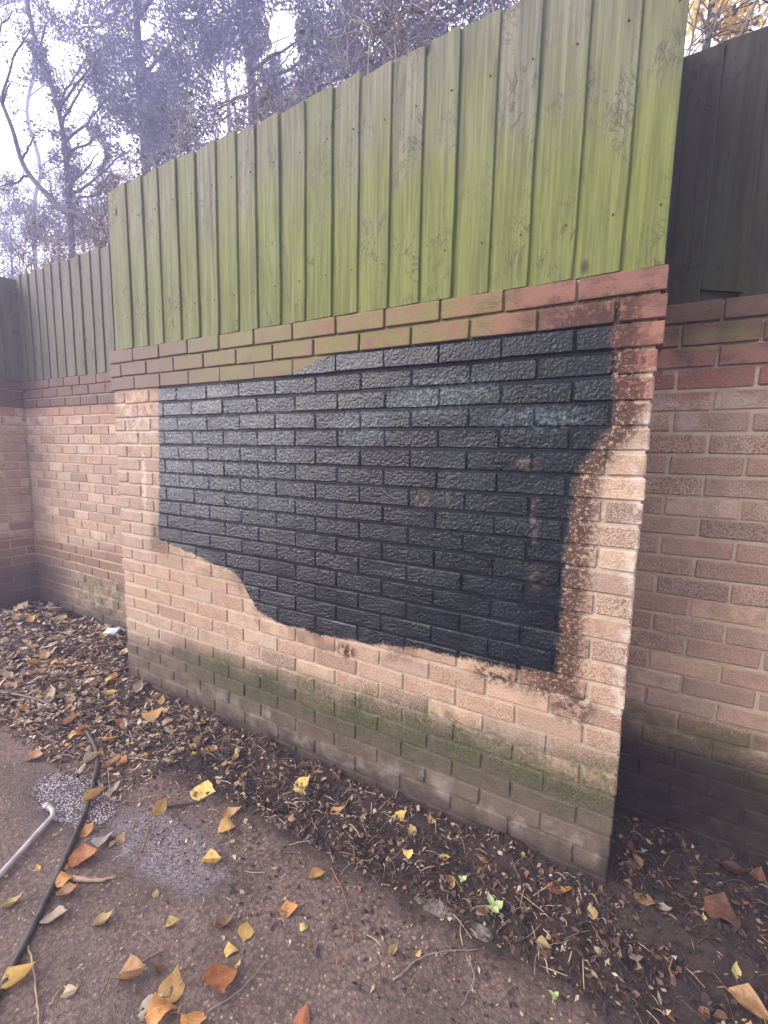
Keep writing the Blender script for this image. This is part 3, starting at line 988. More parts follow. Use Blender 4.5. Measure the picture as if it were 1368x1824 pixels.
# ------------------------------------------------------------------ leaves
def leaf_mat(name, c, c2, vein, trans=0.25):
    N = NT(name)
    oc = N.tc('Object')
    s = N.n('ShaderNodeSeparateXYZ'); N.set(s.inputs[0], oc)
    rnd = N.rnd()
    lx, ly = s.outputs[0], N.math('ABSOLUTE', s.outputs[1])
    col = N.mix(N.ss(N.noise(34, 4, 0.65), 0.35, 0.65), c, c2)
    col = N.mix(N.mul(N.ss(N.noise(60, 3), 0.60, 0.7), 0.6), col, tuple(a * 0.28 for a in c2))
    side = N.math('SINE', N.math('MULTIPLY', N.math('SUBTRACT', lx, N.math('MULTIPLY', ly, 0.9)), 640.0))
    col = N.mix(N.mul(N.maxi(N.ss(ly, 0.0016, 0.0006), N.mul(0.5, N.ss(side, 0.8, 1.0))), 0.55), col, vein)
    hsv = N.n('ShaderNodeHueSaturation')
    N.set(hsv.inputs['Value'], N.lin(rnd, 0, 1, 0.7, 1.2))
    N.set(hsv.inputs['Hue'], N.lin(rnd, 0, 1, 0.487, 0.512))
    N.set(hsv.inputs['Color'], col)
    col = hsv.outputs[0]
    b = N.bsdf(col, 0.6, N.bump(N.math('ADD', N.noise(70, 3), N.math('MULTIPLY', side, 0.2)), 0.4, 0.002), 0.35)
    tr = N.n('ShaderNodeBsdfTranslucent'); N.set(tr.inputs[0], col)
    mx = N.n('ShaderNodeMixShader'); mx.inputs[0].default_value = trans
    N.t.links.new(b.outputs[0], mx.inputs[1]); N.t.links.new(tr.outputs[0], mx.inputs[2])
    return N.finish(mx)


LM = {'orange': leaf_mat('orange_leaf', (0.50, 0.23, 0.08), (0.34, 0.135, 0.05), (0.6, 0.36, 0.16)),
      'tan': leaf_mat('tan_leaf', (0.50, 0.31, 0.15), (0.34, 0.19, 0.09), (0.55, 0.40, 0.22)),
      'yellow': leaf_mat('yellow_leaf', (0.62, 0.42, 0.14), (0.50, 0.30, 0.09), (0.68, 0.52, 0.22)),
      'pale': leaf_mat('pale_leaf', (0.50, 0.41, 0.29), (0.38, 0.29, 0.19), (0.55, 0.47, 0.35)),
      'brown': leaf_mat('brown_leaf', (0.20, 0.105, 0.055), (0.12, 0.062, 0.035), (0.26, 0.16, 0.09)),
      'green': leaf_mat('yellow_green_leaf', (0.54, 0.42, 0.17), (0.40, 0.31, 0.13), (0.5, 0.48, 0.25)),
      'grey': leaf_mat('grey_leaf', (0.42, 0.38, 0.32), (0.30, 0.26, 0.21), (0.45, 0.42, 0.36))}
LEAF = {}


def leaf_geo(seed, aspect, fold, curl, twist):
    """leaf of length 0.1 along x from 0, broad base and drawn out tip, with a stalk"""
    r = random.Random(seed)
    prof = [(0.0, 0.05), (0.12, 0.62), (0.32, 0.98), (0.52, 0.90), (0.72, 0.58), (0.88, 0.22), (1.0, 0.02)]
    L = 0.1
    vs, fs = [], []
    for i, (t, w) in enumerate(prof):
        for j, s in enumerate((-1, -0.5, 0, 0.5, 1)):
            ww = w * aspect * L * 0.5 * (1 + r.uniform(-0.13, 0.13) * (abs(s) == 1))
            X = t * L + (r.uniform(-0.004, 0.004) if abs(s) == 1 else 0)
            Y = ww * s
            Z = fold * abs(Y) + curl * L * (t - 0.35) ** 2 * 1.6 + twist * Y * (t - 0.5) * 1.5
            Z += r.uniform(-0.0055, 0.0055) * (1 if abs(s) > 0 else 0.4)
            vs.append((X, Y, Z))
    for i in range(len(prof) - 1):
        for j in range(4):
            fs.append((i * 5 + j, (i + 1) * 5 + j, (i + 1) * 5 + j + 1, i * 5 + j + 1))
    mb = MB(); mb.add(vs, fs)
    z0 = vs[2][2]
    bx = r.uniform(-0.02, 0.02)
    mb.tube([(0.002, 0, z0), (-0.02, bx * 0.3, z0 + 0.003), (-0.045, bx, z0 + r.uniform(-0.002, 0.006))], [0.0011, 0.0009, 0.0012], 3)
    return mb


SHAPES = [(1, 0.78, 0.15, 0.35, 0.5), (2, 0.70, 0.55, 0.6, -0.6), (3, 0.82, -0.35, 0.25, 0.8), (4, 0.66, 1.0, 0.9, 0.3), (5, 0.75, 0.05, -0.5, -1.0), (6, 0.60, 1.6, 0.5, 0.0), (7, 0.9, 0.25, 0.15, 0.4)]


def leaf_mesh(shape, colr):
    k = (shape, colr)
    if k not in LEAF:
        LEAF[k] = leaf_geo(*SHAPES[shape]).mesh('leaf', LM[colr], True)
    return LEAF[k]


def put_leaf(x, y, size, colr, shape, rz, label, group, tilt=(0, 0), name='fallen_leaf', dz=0.0):
    me = leaf_mesh(shape, colr)
    R = Euler((tilt[0], tilt[1], rz)).to_matrix()
    s = size / 0.1
    # rest the leaf on the ground
    lo = 1e9
    c = R @ Vector((0.05, 0, 0)) * s
    for v in me.vertices[:35]:
        p = R @ (v.co * s)
        gg = g(x + p.x - c.x, y + p.y - c.y)
        lo = min(lo, p.z - gg)
    o = link(name, me, None, (x - c.x, y - c.y, -lo - 0.0015 + dz), (tilt[0], tilt[1], rz))
    o.scale = (s, s, s)
    tag(o, label, 'leaf', group)
    return o


def px_leaf(u, v, px, colr, shape, rz, label, tilt=(0, 0), group=None, dz=0.0):
    p = at_z(u, v, 0.012)
    dep = (p - CAM).dot(_f)
    return put_leaf(p.x, p.y, 0.80 * px * dep / F_PX, colr, shape, rz, label, group, tilt, dz=dz)


R_ = math.radians
SPEC = [
    (150, 1527, 70, 'orange', 1, 40, 'orange ribbed leaf lying against the right side of the black hose'),
    (119, 1566, 46, 'orange', 4, 70, 'small orange leaf tucked beside the hose above a curled tan leaf'),
    (122, 1590, 50, 'tan', 3, 20, 'curled tan leaf lying just right of the hose'),
    (96, 1632, 56, 'pale', 6, 50, 'pale tan leaf by the hose with a greenish leaf under it'),
    (30, 1745, 66, 'yellow', 5, 70, 'narrow yellow leaf pressed along the hose at the bottom left'),
    (238, 1742, 74, 'tan', 5, 30, 'folded tan orange leaf left of the yellow leaf at the bottom'),
    (305, 1755, 74, 'yellow', 0, 115, 'flat bright yellow leaf in the cluster at the bottom of the path'),
    (392, 1747, 86, 'orange', 6, -35, 'large rust orange leaf lying alone at the bottom of the path'),
    (290, 1803, 74, 'orange', 4, 60, 'orange leaf overlapping the pale green leaf at the bottom edge'),
    (345, 1818, 60, 'orange', 2, 20, 'orange leaf cut by the bottom edge right of its cluster'),
    (268, 1788, 56, 'grey', 0, 80, 'pale grey green leaf under the orange leaf at the bottom'),
    (538, 1814, 48, 'orange', 2, 100, 'single small orange leaf at the middle of the bottom edge'),
    (437, 1658, 44, 'yellow', 6, -50, 'small square looking yellow leaf alone on the open path'),
    (537, 1399, 46, 'yellow', 0, 70, 'bright yellow leaf on the dark soil near the wall foot'),
    (362, 1407, 58, 'yellow', 6, 15, 'broad yellow leaf on the path edge near a dark twig'),
    (282, 1436, 42, 'yellow', 3, 95, 'yellow leaf standing half upright at the end of a dark twig'),
    (413, 1446, 40, 'tan', 1, 60, 'tan pointed leaf leaning over a yellow leaf by the edging'),
    (405, 1470, 46, 'yellow', 2, 150, 'ragged yellow leaf under the tan pointed leaf by the edging'),
    (378, 1534, 50, 'yellow', 5, 20, 'yellow tan leaf at the right border of the wet patch'),
    (516, 1617, 44, 'orange', 1, 35, 'orange yellow leaf where the path meets the dark soil'),
    (997, 1592, 52, 'orange', 1, 20, 'orange leaf at the wall foot near the right corner of the panel'),
    (1147, 1621, 46, 'tan', 0, -40, 'light tan leaf on black soil right of the wall corner'),
    (1183, 1637, 34, 'pale', 3, -20, 'small pale leaf beside the light tan leaf in the right recess'),
    (1288, 1650, 84, 'brown', 4, -30, 'large brown crumpled leaf in the right recess'),
    (1310, 1561, 62, 'brown', 3, -25, 'long dull brown leaf against the right wall foot'),
    (1335, 1805, 84, 'tan', 5, -45, 'tan leaf in the bottom right corner of the soil'),
    (186, 1496, 52, 'grey', 2, 30, 'grey speckled leaf between the hose and the wet patch'),
    (214, 1492, 30, 'yellow', 0, 100, 'tiny yellow leaf beside the grey speckled leaf'),
    (163, 1350, 38, 'pale', 5, 80, 'pale folded leaf touching the bend of the hose'),
    (196, 1360, 36, 'tan', 3, 75, 'pinkish tan leaf just right of the hose bend'),
    (62, 1348, 46, 'tan', 1, 10, 'tan leaf alone on the path left of the hose bend'),
    (66, 1296, 32, 'orange', 0, 10, 'small orange brown leaf under the far hose stretch'),
    (133, 1309, 34, 'yellow', 4, 40, 'yellow tan leaf lying under the hose curve'),
    (275, 1279, 52, 'yellow', 2, 25, 'ragged yellow leaf at the wall foot near the left corner'),
    (358, 1296, 26, 'yellow', 6, 0, 'round bright yellow leaf against the wall foot'),
    (1121, 1520, 40, 'brown', 4, -30, 'brown leaf in the dark corner of the right recess'),
    (600, 1447, 32, 'yellow', 1, 60, 'small yellow leaf with a long stalk on the soil'),
    (711, 1456, 34, 'yellow', 2, 30, 'small yellow leaf close to the wall with a curved stem'),
    (566, 1556, 38, 'yellow', 5, 45, 'pale yellow crumpled leaf on the soil beside the edging'),
    (248, 1233, 30, 'pale', 3, 90, 'pale leaf standing upright at the left wall corner'),
    (700, 1690, 30, 'green', 5, 70, 'pale green curled sliver of leaf on the path'),
    (968, 1686, 36, 'green', 5, -10, 'yellow green curl of leaf near the seedling'),
    (168, 1420, 44, 'yellow', 5, 70, 'yellow leaf lying on the hose at the puddle'),
    (155, 1476, 36, 'orange', 0, 95, 'small orange leaf at the lower edge of the speckled puddle'),
    (310, 1642, 36, 'green', 5, 30, 'greenish yellow narrow leaf on the open path'),
    (400, 1640, 40, 'brown', 3, 50, 'dull brown leaf scrap on the open path'),
    (185, 1640, 48, 'green', 3, 40, 'long crooked yellow green leaf strip on the path'),
    (410, 1690, 32, 'yellow', 4, 20, 'small yellow leaf above the large rust orange leaf'),
    (125, 1770, 40, 'pale', 5, 45, 'pale scrap of leaf left of the cluster at the bottom'),
    (20, 1608, 40, 'green', 3, 60, 'pale green narrow leaf at the left edge below the pipe'),
]
r = random.Random(21)
for (u, v, px, cc, sh, rz, lab) in SPEC:
    up = 'upright' in lab
    px_leaf(u, v, px, cc, sh, R_(rz + r.uniform(-12, 12)), lab, (r.uniform(-0.25, 0.25) + (0.9 if up else 0), r.uniform(-0.3, 0.1) - (0.5 if up else 0)), dz=0.014 if 'lying on the hose' in lab else 0.0)

AREAS = [  # box x0,x1,y0,y1, count, colours, places from left to right, near and far from the wall, size range
    ((-4.6, -2.75, -0.45, 0.33), 85, ('tan', 'pale', 'pale', 'tan', 'brown', 'yellow'), ('at the far left corner', 'before the left recess', 'near the packet'), ('close under bricks', 'amid litter', 'toward the path'), (0.045, 0.10)),
    ((-3.4, -1.9, -0.55, -0.05), 70, ('tan', 'pale', 'yellow', 'brown', 'orange'), ('beyond the hose', 'around the hose bend', 'beside the panel corner'), ('nearest the wall', 'midway', 'on the path edge'), (0.035, 0.075)),
    ((-1.9, -0.2, -0.34, -0.03), 60, ('tan', 'yellow', 'brown', 'green', 'brown', 'pale'), ('under the panel left part', 'under the panel middle', 'under the panel right part'), ('against the bricks', 'midway', 'by the edging'), (0.02, 0.045)),
    ((-0.1, 0.65, -0.40, 0.36), 34, ('brown', 'brown', 'tan', 'pale', 'green'), ('by the right panel corner', 'in the right recess', 'at the right border'), ('under the wall', 'midway', 'toward the path'), (0.02, 0.05)),
    ((-2.4, -0.4, -1.2, -0.42), 26, ('green', 'tan', 'yellow', 'pale', 'brown'), ('left of the hose', 'right of the hose', 'on the lower path'), ('near the soil', 'midway', 'low down'), (0.015, 0.035)),
]
HUE = {'tan': 'tan', 'pale': 'pale straw', 'brown': 'dark brown', 'yellow': 'yellow', 'orange': 'orange', 'green': 'yellow green'}
SEEN = set()
FORM = ['gently curled', 'half folded', 'wavy', 'strongly folded', 'cupped', 'rolled up', 'flat']
for (x0, x1, y0, y1), cnt, cols, px_, py_, (s0, s1) in AREAS:
    for k in range(cnt):
        X, Y = r.uniform(x0, x1), r.uniform(y0, y1)
        if X0 - 0.05 < X < X1 + 0.05: Y = min(Y, -0.035)
        sz, cc, sh = r.uniform(s0, s1), r.choice(cols), r.randrange(7)
        lab = '%s %s %s leaf %s, %s' % ('small' if sz < (s0 + s1) / 2 else 'larger', FORM[sh], HUE[cc], px_[min(2, int(3 * (X - x0) / (x1 - x0)))], py_[2 - min(2, int(3 * (Y - y0) / (y1 - y0)))])
        for _try in range(60):
            if lab not in SEEN: break
            cc, sh = r.choice(cols), r.randrange(7)
            lab = '%s %s %s leaf %s, %s' % ('small' if sz < (s0 + s1) / 2 else 'larger', FORM[sh], HUE[cc], px_[min(2, int(3 * (X - x0) / (x1 - x0)))], py_[2 - min(2, int(3 * (Y - y0) / (y1 - y0)))])
        SEEN.add(lab)
        put_leaf(X, Y, sz, cc, sh, r.uniform(0, 2 * PI), lab, 'dry fallen leaves scattered over path and soil', (r.uniform(-0.45, 0.45), r.uniform(-0.5, 0.3)))

# the soft litter nobody could count: chips of leaf and bark, and fine stems
chips = [simple_mat('chip_dark', (0.03, 0.02, 0.016), 0.85), simple_mat('chip_brown', (0.11, 0.065, 0.042), 0.8), simple_mat('chip_tan', (0.34, 0.24, 0.15), 0.75),
         simple_mat('chip_pale', (0.48, 0.38, 0.26), 0.75), simple_mat('chip_rust', (0.20, 0.085, 0.04), 0.8)]


def litter(name, label, boxes, seed):
    rg = np.random.default_rng(seed)
    V, Fc, MI = [], [], []
    base = 0
    for (x0, x1, y0, y1, n, s0, s1, pr) in boxes:
        X = rg.uniform(x0, x1, n); Y = rg.uniform(y0, y1, n)
        inside = (X > X0 - 0.01) & (X < X1 + 0.01) & (Y > -0.012)
        Y = np.where(inside, -0.012 - rg.random(n) * 0.15, Y)
        S = s0 + (s1 - s0) * rg.random(n) ** 2.2
        A = rg.uniform(0, 2 * PI, n)
        asp = rg.uniform(0.25, 0.8, n)
        t1, t2 = rg.normal(0, 0.4, n), rg.normal(0, 0.4, n)
        for k in range(4):
            pass
        corners = np.array([(-0.5, 0.0), (-0.05, -0.5), (0.55, 0.05), (0.0, 0.5)])
        P = np.zeros((n, 4, 3))
        Z = gz(X, Y)
        for k in range(4):
            cx = corners[k, 0] * S * (1 + rg.uniform(-.3, .3, n)); cy = corners[k, 1] * S * asp * (1 + rg.uniform(-.3, .3, n))
            P[:, k, 0] = X + cx * np.cos(A) - cy * np.sin(A)
            P[:, k, 1] = Y + cx * np.sin(A) + cy * np.cos(A)
            P[:, k, 2] = Z + 0.003 + S * 0.18 + cx * t1 + cy * t2 + rg.normal(0, 0.08, n) * S
        P[:, :, 2] = np.maximum(P[:, :, 2], gz(P[:, :, 0], P[:, :, 1]) - 0.002)
        V.append(P.reshape(-1, 3))
        ii = np.arange(n * 4).reshape(n, 4) + base
        base += n * 4
        Fc.append(np.concatenate([ii[:, [0, 1, 2]], ii[:, [0, 2, 3]]]))
        mi = rg.choice(5, n, p=pr)
        MI.append(np.concatenate([mi, mi]))
    me = npmesh(name, np.concatenate(V), np.concatenate(Fc), chips, False, np.concatenate(MI))
    tag(link(name, me), label, 'litter', kind='stuff')


litter('leaf_litter', 'crumbled leaf and bark litter covering the soil strip', [
    (-4.65, -2.7, -0.55, 0.38, 6000, 0.012, 0.055, (0.2, 0.24, 0.32, 0.17, 0.07)),
    (-3.2, -1.8, -0.62, 0.0, 4500, 0.008, 0.04, (0.26, 0.30, 0.25, 0.12, 0.07)),
    (-1.9, 0.1, -0.36, -0.01, 8000, 0.005, 0.026, (0.6, 0.25, 0.08, 0.03, 0.04)),
    (0.0, 1.2, -0.45, 0.38, 5000, 0.005, 0.028, (0.68, 0.22, 0.05, 0.02, 0.03)),
    (-2.2, 0.5, -0.66, -0.33, 2600, 0.004, 0.02, (0.5, 0.26, 0.13, 0.06, 0.05)),
    (-3.0, 0.6, -1.35, -0.40, 2600, 0.003, 0.012, (0.35, 0.3, 0.2, 0.1, 0.05)),
], 3)


def stems(name, label, boxes, seed):
    rs = random.Random(seed)
    V, Fc, MI = [], [], []
    for (x0, x1, y0, y1, n, l0, l1, mats) in boxes:
        for k in range(n):
            X, Y, L, A = rs.uniform(x0, x1), rs.uniform(y0, y1), l0 + (l1 - l0) * rs.random() ** 2, rs.uniform(0, 2 * PI)
            if X0 < X < X1 + 0.02: Y = min(Y, -0.03)
            bend = rs.uniform(-0.9, 0.9)
            rad = rs.uniform(0.0007, 0.0018)
            px, py = X, Y
            rows = []
            rise = rs.uniform(0, 0.012)
            for q in range(4):
                zz = g(px, py) + 0.004 + rise * math.sin(PI * q / 3)
                if X0 - .01 < px < X1 + .01: py = min(py, -0.006)
                rows.append((px, py, zz))
                px += math.cos(A) * L / 3; py += math.sin(A) * L / 3
                A += bend / 3
            b = len(V)
            nx_, ny_ = -math.sin(A), math.cos(A)
            for (a_, b_, c_) in rows:
                V += [(a_ + nx_ * rad, b_ + ny_ * rad, c_), (a_ - nx_ * rad, b_ - ny_ * rad, c_), (a_, b_, c_ + rad * 1.6)]
            mm = rs.choice(mats)
            for q in range(3):
                o = b + q * 3
                for j in range(3):
                    j2 = (j + 1) % 3
                    Fc.append((o + j, o + j2, o + 3 + j2, o + 3 + j)); MI.append(mm)
    me = npmesh(name, V, Fc, chips, False, MI)
    tag(link(name, me), label, 'litter', kind='stuff')


stems('fine_twigs', 'fine dry stems and twiglets strewn over the soil strip', [
    (-4.6, -2.7, -0.5, 0.35, 420, 0.03, 0.16, (1, 2, 3, 0)), (-3.1, -1.8, -0.6, -0.02, 420, 0.02, 0.13, (1, 2, 3, 2)),
    (-1.9, 0.0, -0.36, -0.03, 700, 0.015, 0.09, (0, 1, 2, 1, 3)), (0.0, 0.8, -0.42, 0.36, 300, 0.015, 0.09, (0, 1, 1, 2)), (-2.2, 0.0, -1.25, -0.42, 70, 0.02, 0.08, (1, 2, 3))], 8)

# single twigs one can pick out
TW = {'dark': simple_mat('dark_twig', (0.035, 0.025, 0.02), 0.8, 0.4), 'pale': simple_mat('pale_twig', (0.36, 0.26, 0.17), 0.8, 0.3), 'grey': simple_mat('grey_twig', (0.22, 0.18, 0.155), 0.85, 0.4), 'rust': simple_mat('rust_twig', (0.24, 0.10, 0.05), 0.8, 0.3)}
TWIGS = [
    ([(298, 1437), (330, 1432), (368, 1424)], 0.0045, 'dark', 'short dark twig beside the broad yellow leaf on the path edge'),
    ([(266, 1470), (256, 1505), (235, 1545), (212, 1562)], 0.0022, 'rust', 'thin reddish curved twig across the wet patch'),
    ([(128, 1565), (170, 1568), (206, 1562)], 0.008, 'pale', 'thick knobbly pale catkin like twig right of the hose'),
    ([(50, 1683), (60, 1730), (66, 1790), (70, 1830)], 0.003, 'pale', 'pale bent twig rising from the bottom left of the path'),
    ([(192, 1372), (196, 1410), (194, 1452)], 0.0018, 'pale', 'thin straight pale stem beside the puddle and hose'),
    ([(590, 1545), (612, 1590), (626, 1650), (628, 1680)], 0.0022, 'rust', 'long rusty stem lying from the edging onto the path'),
    ([(1050, 1640), (1078, 1690), (1096, 1715)], 0.0022, 'rust', 'rusty brown stem on the black soil in front of the right corner'),
    ([(700, 1745), (760, 1700), (850, 1690)], 0.0028, 'grey', 'long grey twig across the lower path near the edging'),
    ([(830, 1700), (845, 1740), (822, 1790)], 0.0028, 'grey', 'short forked grey twig on the damp path by the edging'),
    ([(430, 1330), (500, 1322), (560, 1345)], 0.0018, 'pale', 'thin pale stem lying along the soil by the wall foot'),
    ([(612, 1440), (625, 1418), (650, 1408)], 0.0018, 'pale', 'curved pale leaf stalk rising from the soil near the wall'),
    ([(370, 1800), (430, 1760), (490, 1690)], 0.002, 'grey', 'thin grey stem at the lower path right of the rust leaf'),
    ([(20, 1262), (100, 1320), (180, 1295), (260, 1330)], 0.003, 'grey', 'grey twig lying among the leaves under the far hose'),
]
for pixs, rad, cc, lab in TWIGS:
    pts = []
    for u, v in pixs:
        p = at_z(u, v, 0.01)
        p.z = max(g(p.x, p.y) + rad * 1.2, 0.008)
        pts.append(p)
    sp = smooth_path(pts, 5)
    sp = [Vector((p.x + r.uniform(-.002, .002), p.y + r.uniform(-.002, .002), max(p.z, g(p.x, p.y) + rad))) for p in sp]
    n = len(sp)
    mb = MB(); mb.tube(sp, [rad * (1 - 0.5 * i / n) * r.uniform(0.85, 1.2) for i in range(n)], 6)
    tag(link('twig', mb.mesh('twig', TW[cc], True)), lab, 'twig')

# seedlings
SEED = NT('seedling_green')
SEED = SEED.finish(SEED.bsdf(SEED.mix(SEED.noise(60, 3), (0.24, 0.33, 0.11), (0.40, 0.48, 0.22)), 0.5))
LM['seedling'] = SEED


def seedling(u, v, size, n, label):
    p = at_z(u, v, 0.03)
    t = empty('seedling', (p.x, p.y, g(p.x, p.y)), label, 'seedling')
    mb = MB(); mb.tube([(0, 0, -0.005), (0.002, 0, 0.012), (0.003, 0.002, 0.024)], [0.0016, 0.0013, 0.001], 5)
    link('stem', mb.mesh('stem', SEED), t)
    for k in range(n):
        me = leaf_mesh(k % 2, 'seedling')
        o = link('leaf', me, t, (0.003, 0.002, 0.022), (r.uniform(-.3, .3), r.uniform(-0.35, 0.1), 2 * PI * k / n + 0.9))
        s = size / 0.1 * r.uniform(0.8, 1.1)
        o.scale = (s, s, s)


seedling(876, 1622, 0.036, 4, 'little pale green seedling growing in the soil beyond the edging')
seedling(821, 1563, 0.018, 3, 'tiny green sprout at the wall foot left of the pale seedling')
seedling(985, 1770, 0.015, 3, 'tiny green sprout in the soil at the bottom right')

# crumpled packet in the corner
PK = NT('white_card')
s_ = PK.n('ShaderNodeSeparateXYZ'); PK.set(s_.inputs[0], PK.tc('Object'))
PK = PK.finish(PK.bsdf(PK.mix(PK.ss(s_.outputs[0], -0.004, 0.0), PK.mix(PK.noise(30, 2), (0.75, 0.76, 0.8), (0.6, 0.62, 0.7)), (0.42, 0.50, 0.72)), 0.5))
p = at_z(200, 1138, 0.03)
bm = bmesh.new()
bmesh.ops.create_cube(bm, size=1.0)
for v in bm.verts:
    v.co = Vector((v.co.x * 0.105, v.co.y * 0.065, v.co.z * 0.022))
bmesh.ops.bevel(bm, geom=list(bm.edges), offset=0.003, segments=1, affect='EDGES')
bmesh.ops.subdivide_edges(bm, edges=[ed for ed in bm.edges if ed.calc_length() > 0.05], cuts=3)
for v in bm.verts: v.co += Vector((r.uniform(-.002, .002), r.uniform(-.002, .002), r.uniform(-.0035, .0035)))
me = bpy.data.meshes.new('packet'); bm.to_mesh(me); bm.free(); me.materials.append(PK)
tag(link('packet', me, None, (p.x, p.y, g(p.x, p.y) + 0.022), (0.25, -0.12, 0.5)), 'crumpled white and blue packet lying by the foot of the left recessed wall', 'packet')


# ------------------------------------------------------------------ trees and shrubs beyond the fence
def bark_mat(name, a, b):
    N = NT(name)
    n = N.noise(14, 5, 0.7, vec=N.mapping(N.pos(), (1, 1, 0.3)))
    return N.finish(N.bsdf(N.mix(N.ss(n, 0.35, 0.65), a, b), 0.9, N.bump(n, 0.8, 0.02)))


def foliage_mat(name, a, b, tl):
    N = NT(name)
    n = N.noise(2.3, 3, 0.6)
    n2 = N.noise(40, 2)
    col = N.mix(N.ss(n, 0.35, 0.65), a, b)
    col = N.mix(N.mul(N.ss(n2, 0.4, 0.7), 0.5), col, tuple(min(1, q * 1.7) for q in b))
    bs = N.bsdf(col, 0.45, None, 0.5)
    tr = N.n('ShaderNodeBsdfTranslucent'); N.set(tr.inputs[0], tuple(min(1, q * 1.3) for q in b))
    mx = N.n('ShaderNodeMixShader'); mx.inputs[0].default_value = tl
    N.t.links.new(bs.outputs[0], mx.inputs[1]); N.t.links.new(tr.outputs[0], mx.inputs[2])
    return N.finish(mx)


BARK = bark_mat('grey_bark', (0.02, 0.018, 0.019), (0.055, 0.048, 0.05))
BARK_PALE = bark_mat('pale_bark', (0.20, 0.17, 0.15), (0.42, 0.38, 0.35))
FOL = foliage_mat('evergreen_leaves', (0.045, 0.054, 0.062), (0.090, 0.10, 0.115), 0.12)
FOL2 = foliage_mat('ivy_leaves', (0.05, 0.057, 0.055), (0.095, 0.104, 0.10), 0.15)
FOLY = foliage_mat('autumn_leaves', (0.40, 0.30, 0.08), (0.62, 0.46, 0.14), 0.5)


# openings in the foliage towards the bright sky
CROWN_GAPS = [(503, 58, 24, 40, 0.97), (515, 90, 16, 22, 0.9), (420, 148, 48, 42, 0.62), (256, 54, 16, 18, 0.95), (272, 116, 12, 14, 0.9), (118, 100, 34, 24, 0.75), (15, 105, 42, 38, 0.75), (150, 185, 26, 18, 0.85),
              (142, 250, 18, 22, 0.95), (166, 275, 20, 24, 0.95), (236, 262, 18, 24, 0.8), (220, 300, 22, 14, 0.8), (30, 40, 40, 35, 0.7), (112, 5, 24, 16, 0.8), (60, 200, 30, 30, 0.5), (100, 215, 30, 16, 0.7), (470, 110, 10, 14, 0.9),
              (480, 95, 8, 12, 0.9), (665, 60, 26, 40, 0.5), (180, 50, 14, 12, 0.8), (335, 25, 16, 10, 0.7), (28, 265, 24, 24, 0.6), (150, 330, 20, 22, 0.6)]


def leaf_cloud(blobs, size, rg, droop=0.0):
    """blobs: (center, (rx,ry,rz), n). Each leaf is two triangles bent on its midrib."""
    V = []
    for c, rad, n in blobs:
        d = rg.normal(size=(n, 3)); d /= np.linalg.norm(d, axis=1)[:, None]
        rr_ = rg.random(n) ** 0.45
        # break the ball up into sprays
        k = max(4, n // 45)
        sc = rg.normal(size=(k, 3)); sc /= np.linalg.norm(sc, axis=1)[:, None]
        sc *= (rg.random(k) ** 0.4)[:, None]
        pick = rg.integers(0, k, n)
        P = 0.42 * d * rr_[:, None] + sc[pick] * 0.85
        P = P * np.array(rad) + np.array(c)
        P[:, 2] -= droop * rg.random(n)
        a = rg.normal(size=(n, 3)); a[:, 2] -= 0.5; a /= np.linalg.norm(a, axis=1)[:, None]
        b = np.cross(a, rg.normal(size=(n, 3))); b /= np.linalg.norm(b, axis=1)[:, None]
        nn = np.cross(a, b)
        s = size * rg.uniform(0.6, 1.35, n)[:, None]
        V.append(np.stack([P - a * s * 0.5, P - b * s * 0.26 + nn * s * 0.06, P + a * s * 0.5, P + b * s * 0.26 + nn * s * 0.06], 1))
    V = np.concatenate(V)
    rel = V.mean(1) - np.array(CAM)
    dd_ = rel @ np.array(_f)
    uu, vv = 684 + F_PX * (rel @ np.array(_r)) / dd_, 912 + F_PX * (rel @ np.array(_d)) / dd_
    keep = np.ones(len(V), bool)
    for (gu, gv, ga, gb, pr) in CROWN_GAPS:
        keep &= ~((dd_ > 0) & (((uu - gu) / ga) ** 2 + ((vv - gv) / gb) ** 2 < 1) & (rg.random(len(V)) < pr))
    V = V[keep].reshape(-1, 3)
    n = len(V) // 4
    ii = np.arange(n * 4).reshape(n, 4)
    F = np.concatenate([ii[:, [0, 1, 2]], ii[:, [0, 2, 3]]])
    return V, F


def crooked(a, b, n, amp, r):
    a, b = Vector(a), Vector(b)
    out = []
    L = (b - a).length
    o = Vector((0, 0, 0))
    for k in range(n + 1):
        t = k / n
        if 0 < k < n: o = o * 0.7 + Vector((r.uniform(-1, 1), r.uniform(-1, 1), r.uniform(-1, 1))) * amp * L
        else: o = o * (0 if k == 0 else 0.7)
        out.append(a.lerp(b, t) + o)
    return out


def grow(mb, a, b, r0, r1, r, depth, spread=0.7, sides=6):
    pts = crooked(a, b, 7, 0.035, r)
    n = len(pts)
    mb.tube(pts, [r0 + (r1 - r0) * i / (n - 1) for i in range(n)], sides)
    ends = [pts[-1]]
    if depth > 0:
        L = (Vector(b) - Vector(a)).length
        for i in range(2, n):
            for _ in range(1 if depth < 2 else 2):
                if r.random() < 0.2: continue
                d = (pts[i] - pts[i - 1]).normalized()
                q = Vector((r.uniform(-1, 1), r.uniform(-1, 1), r.uniform(-0.5, 1))).normalized()
                e = pts[i] + (d * (1 - spread) + q * spread).normalized() * L * r.uniform(0.25, 0.5)
                rr2 = (r0 + (r1 - r0) * i / (n - 1)) * 0.5
                ends += grow(mb, pts[i], e, rr2, rr2 * 0.3, r, depth - 1, spread, max(3, sides - 2))
    return ends


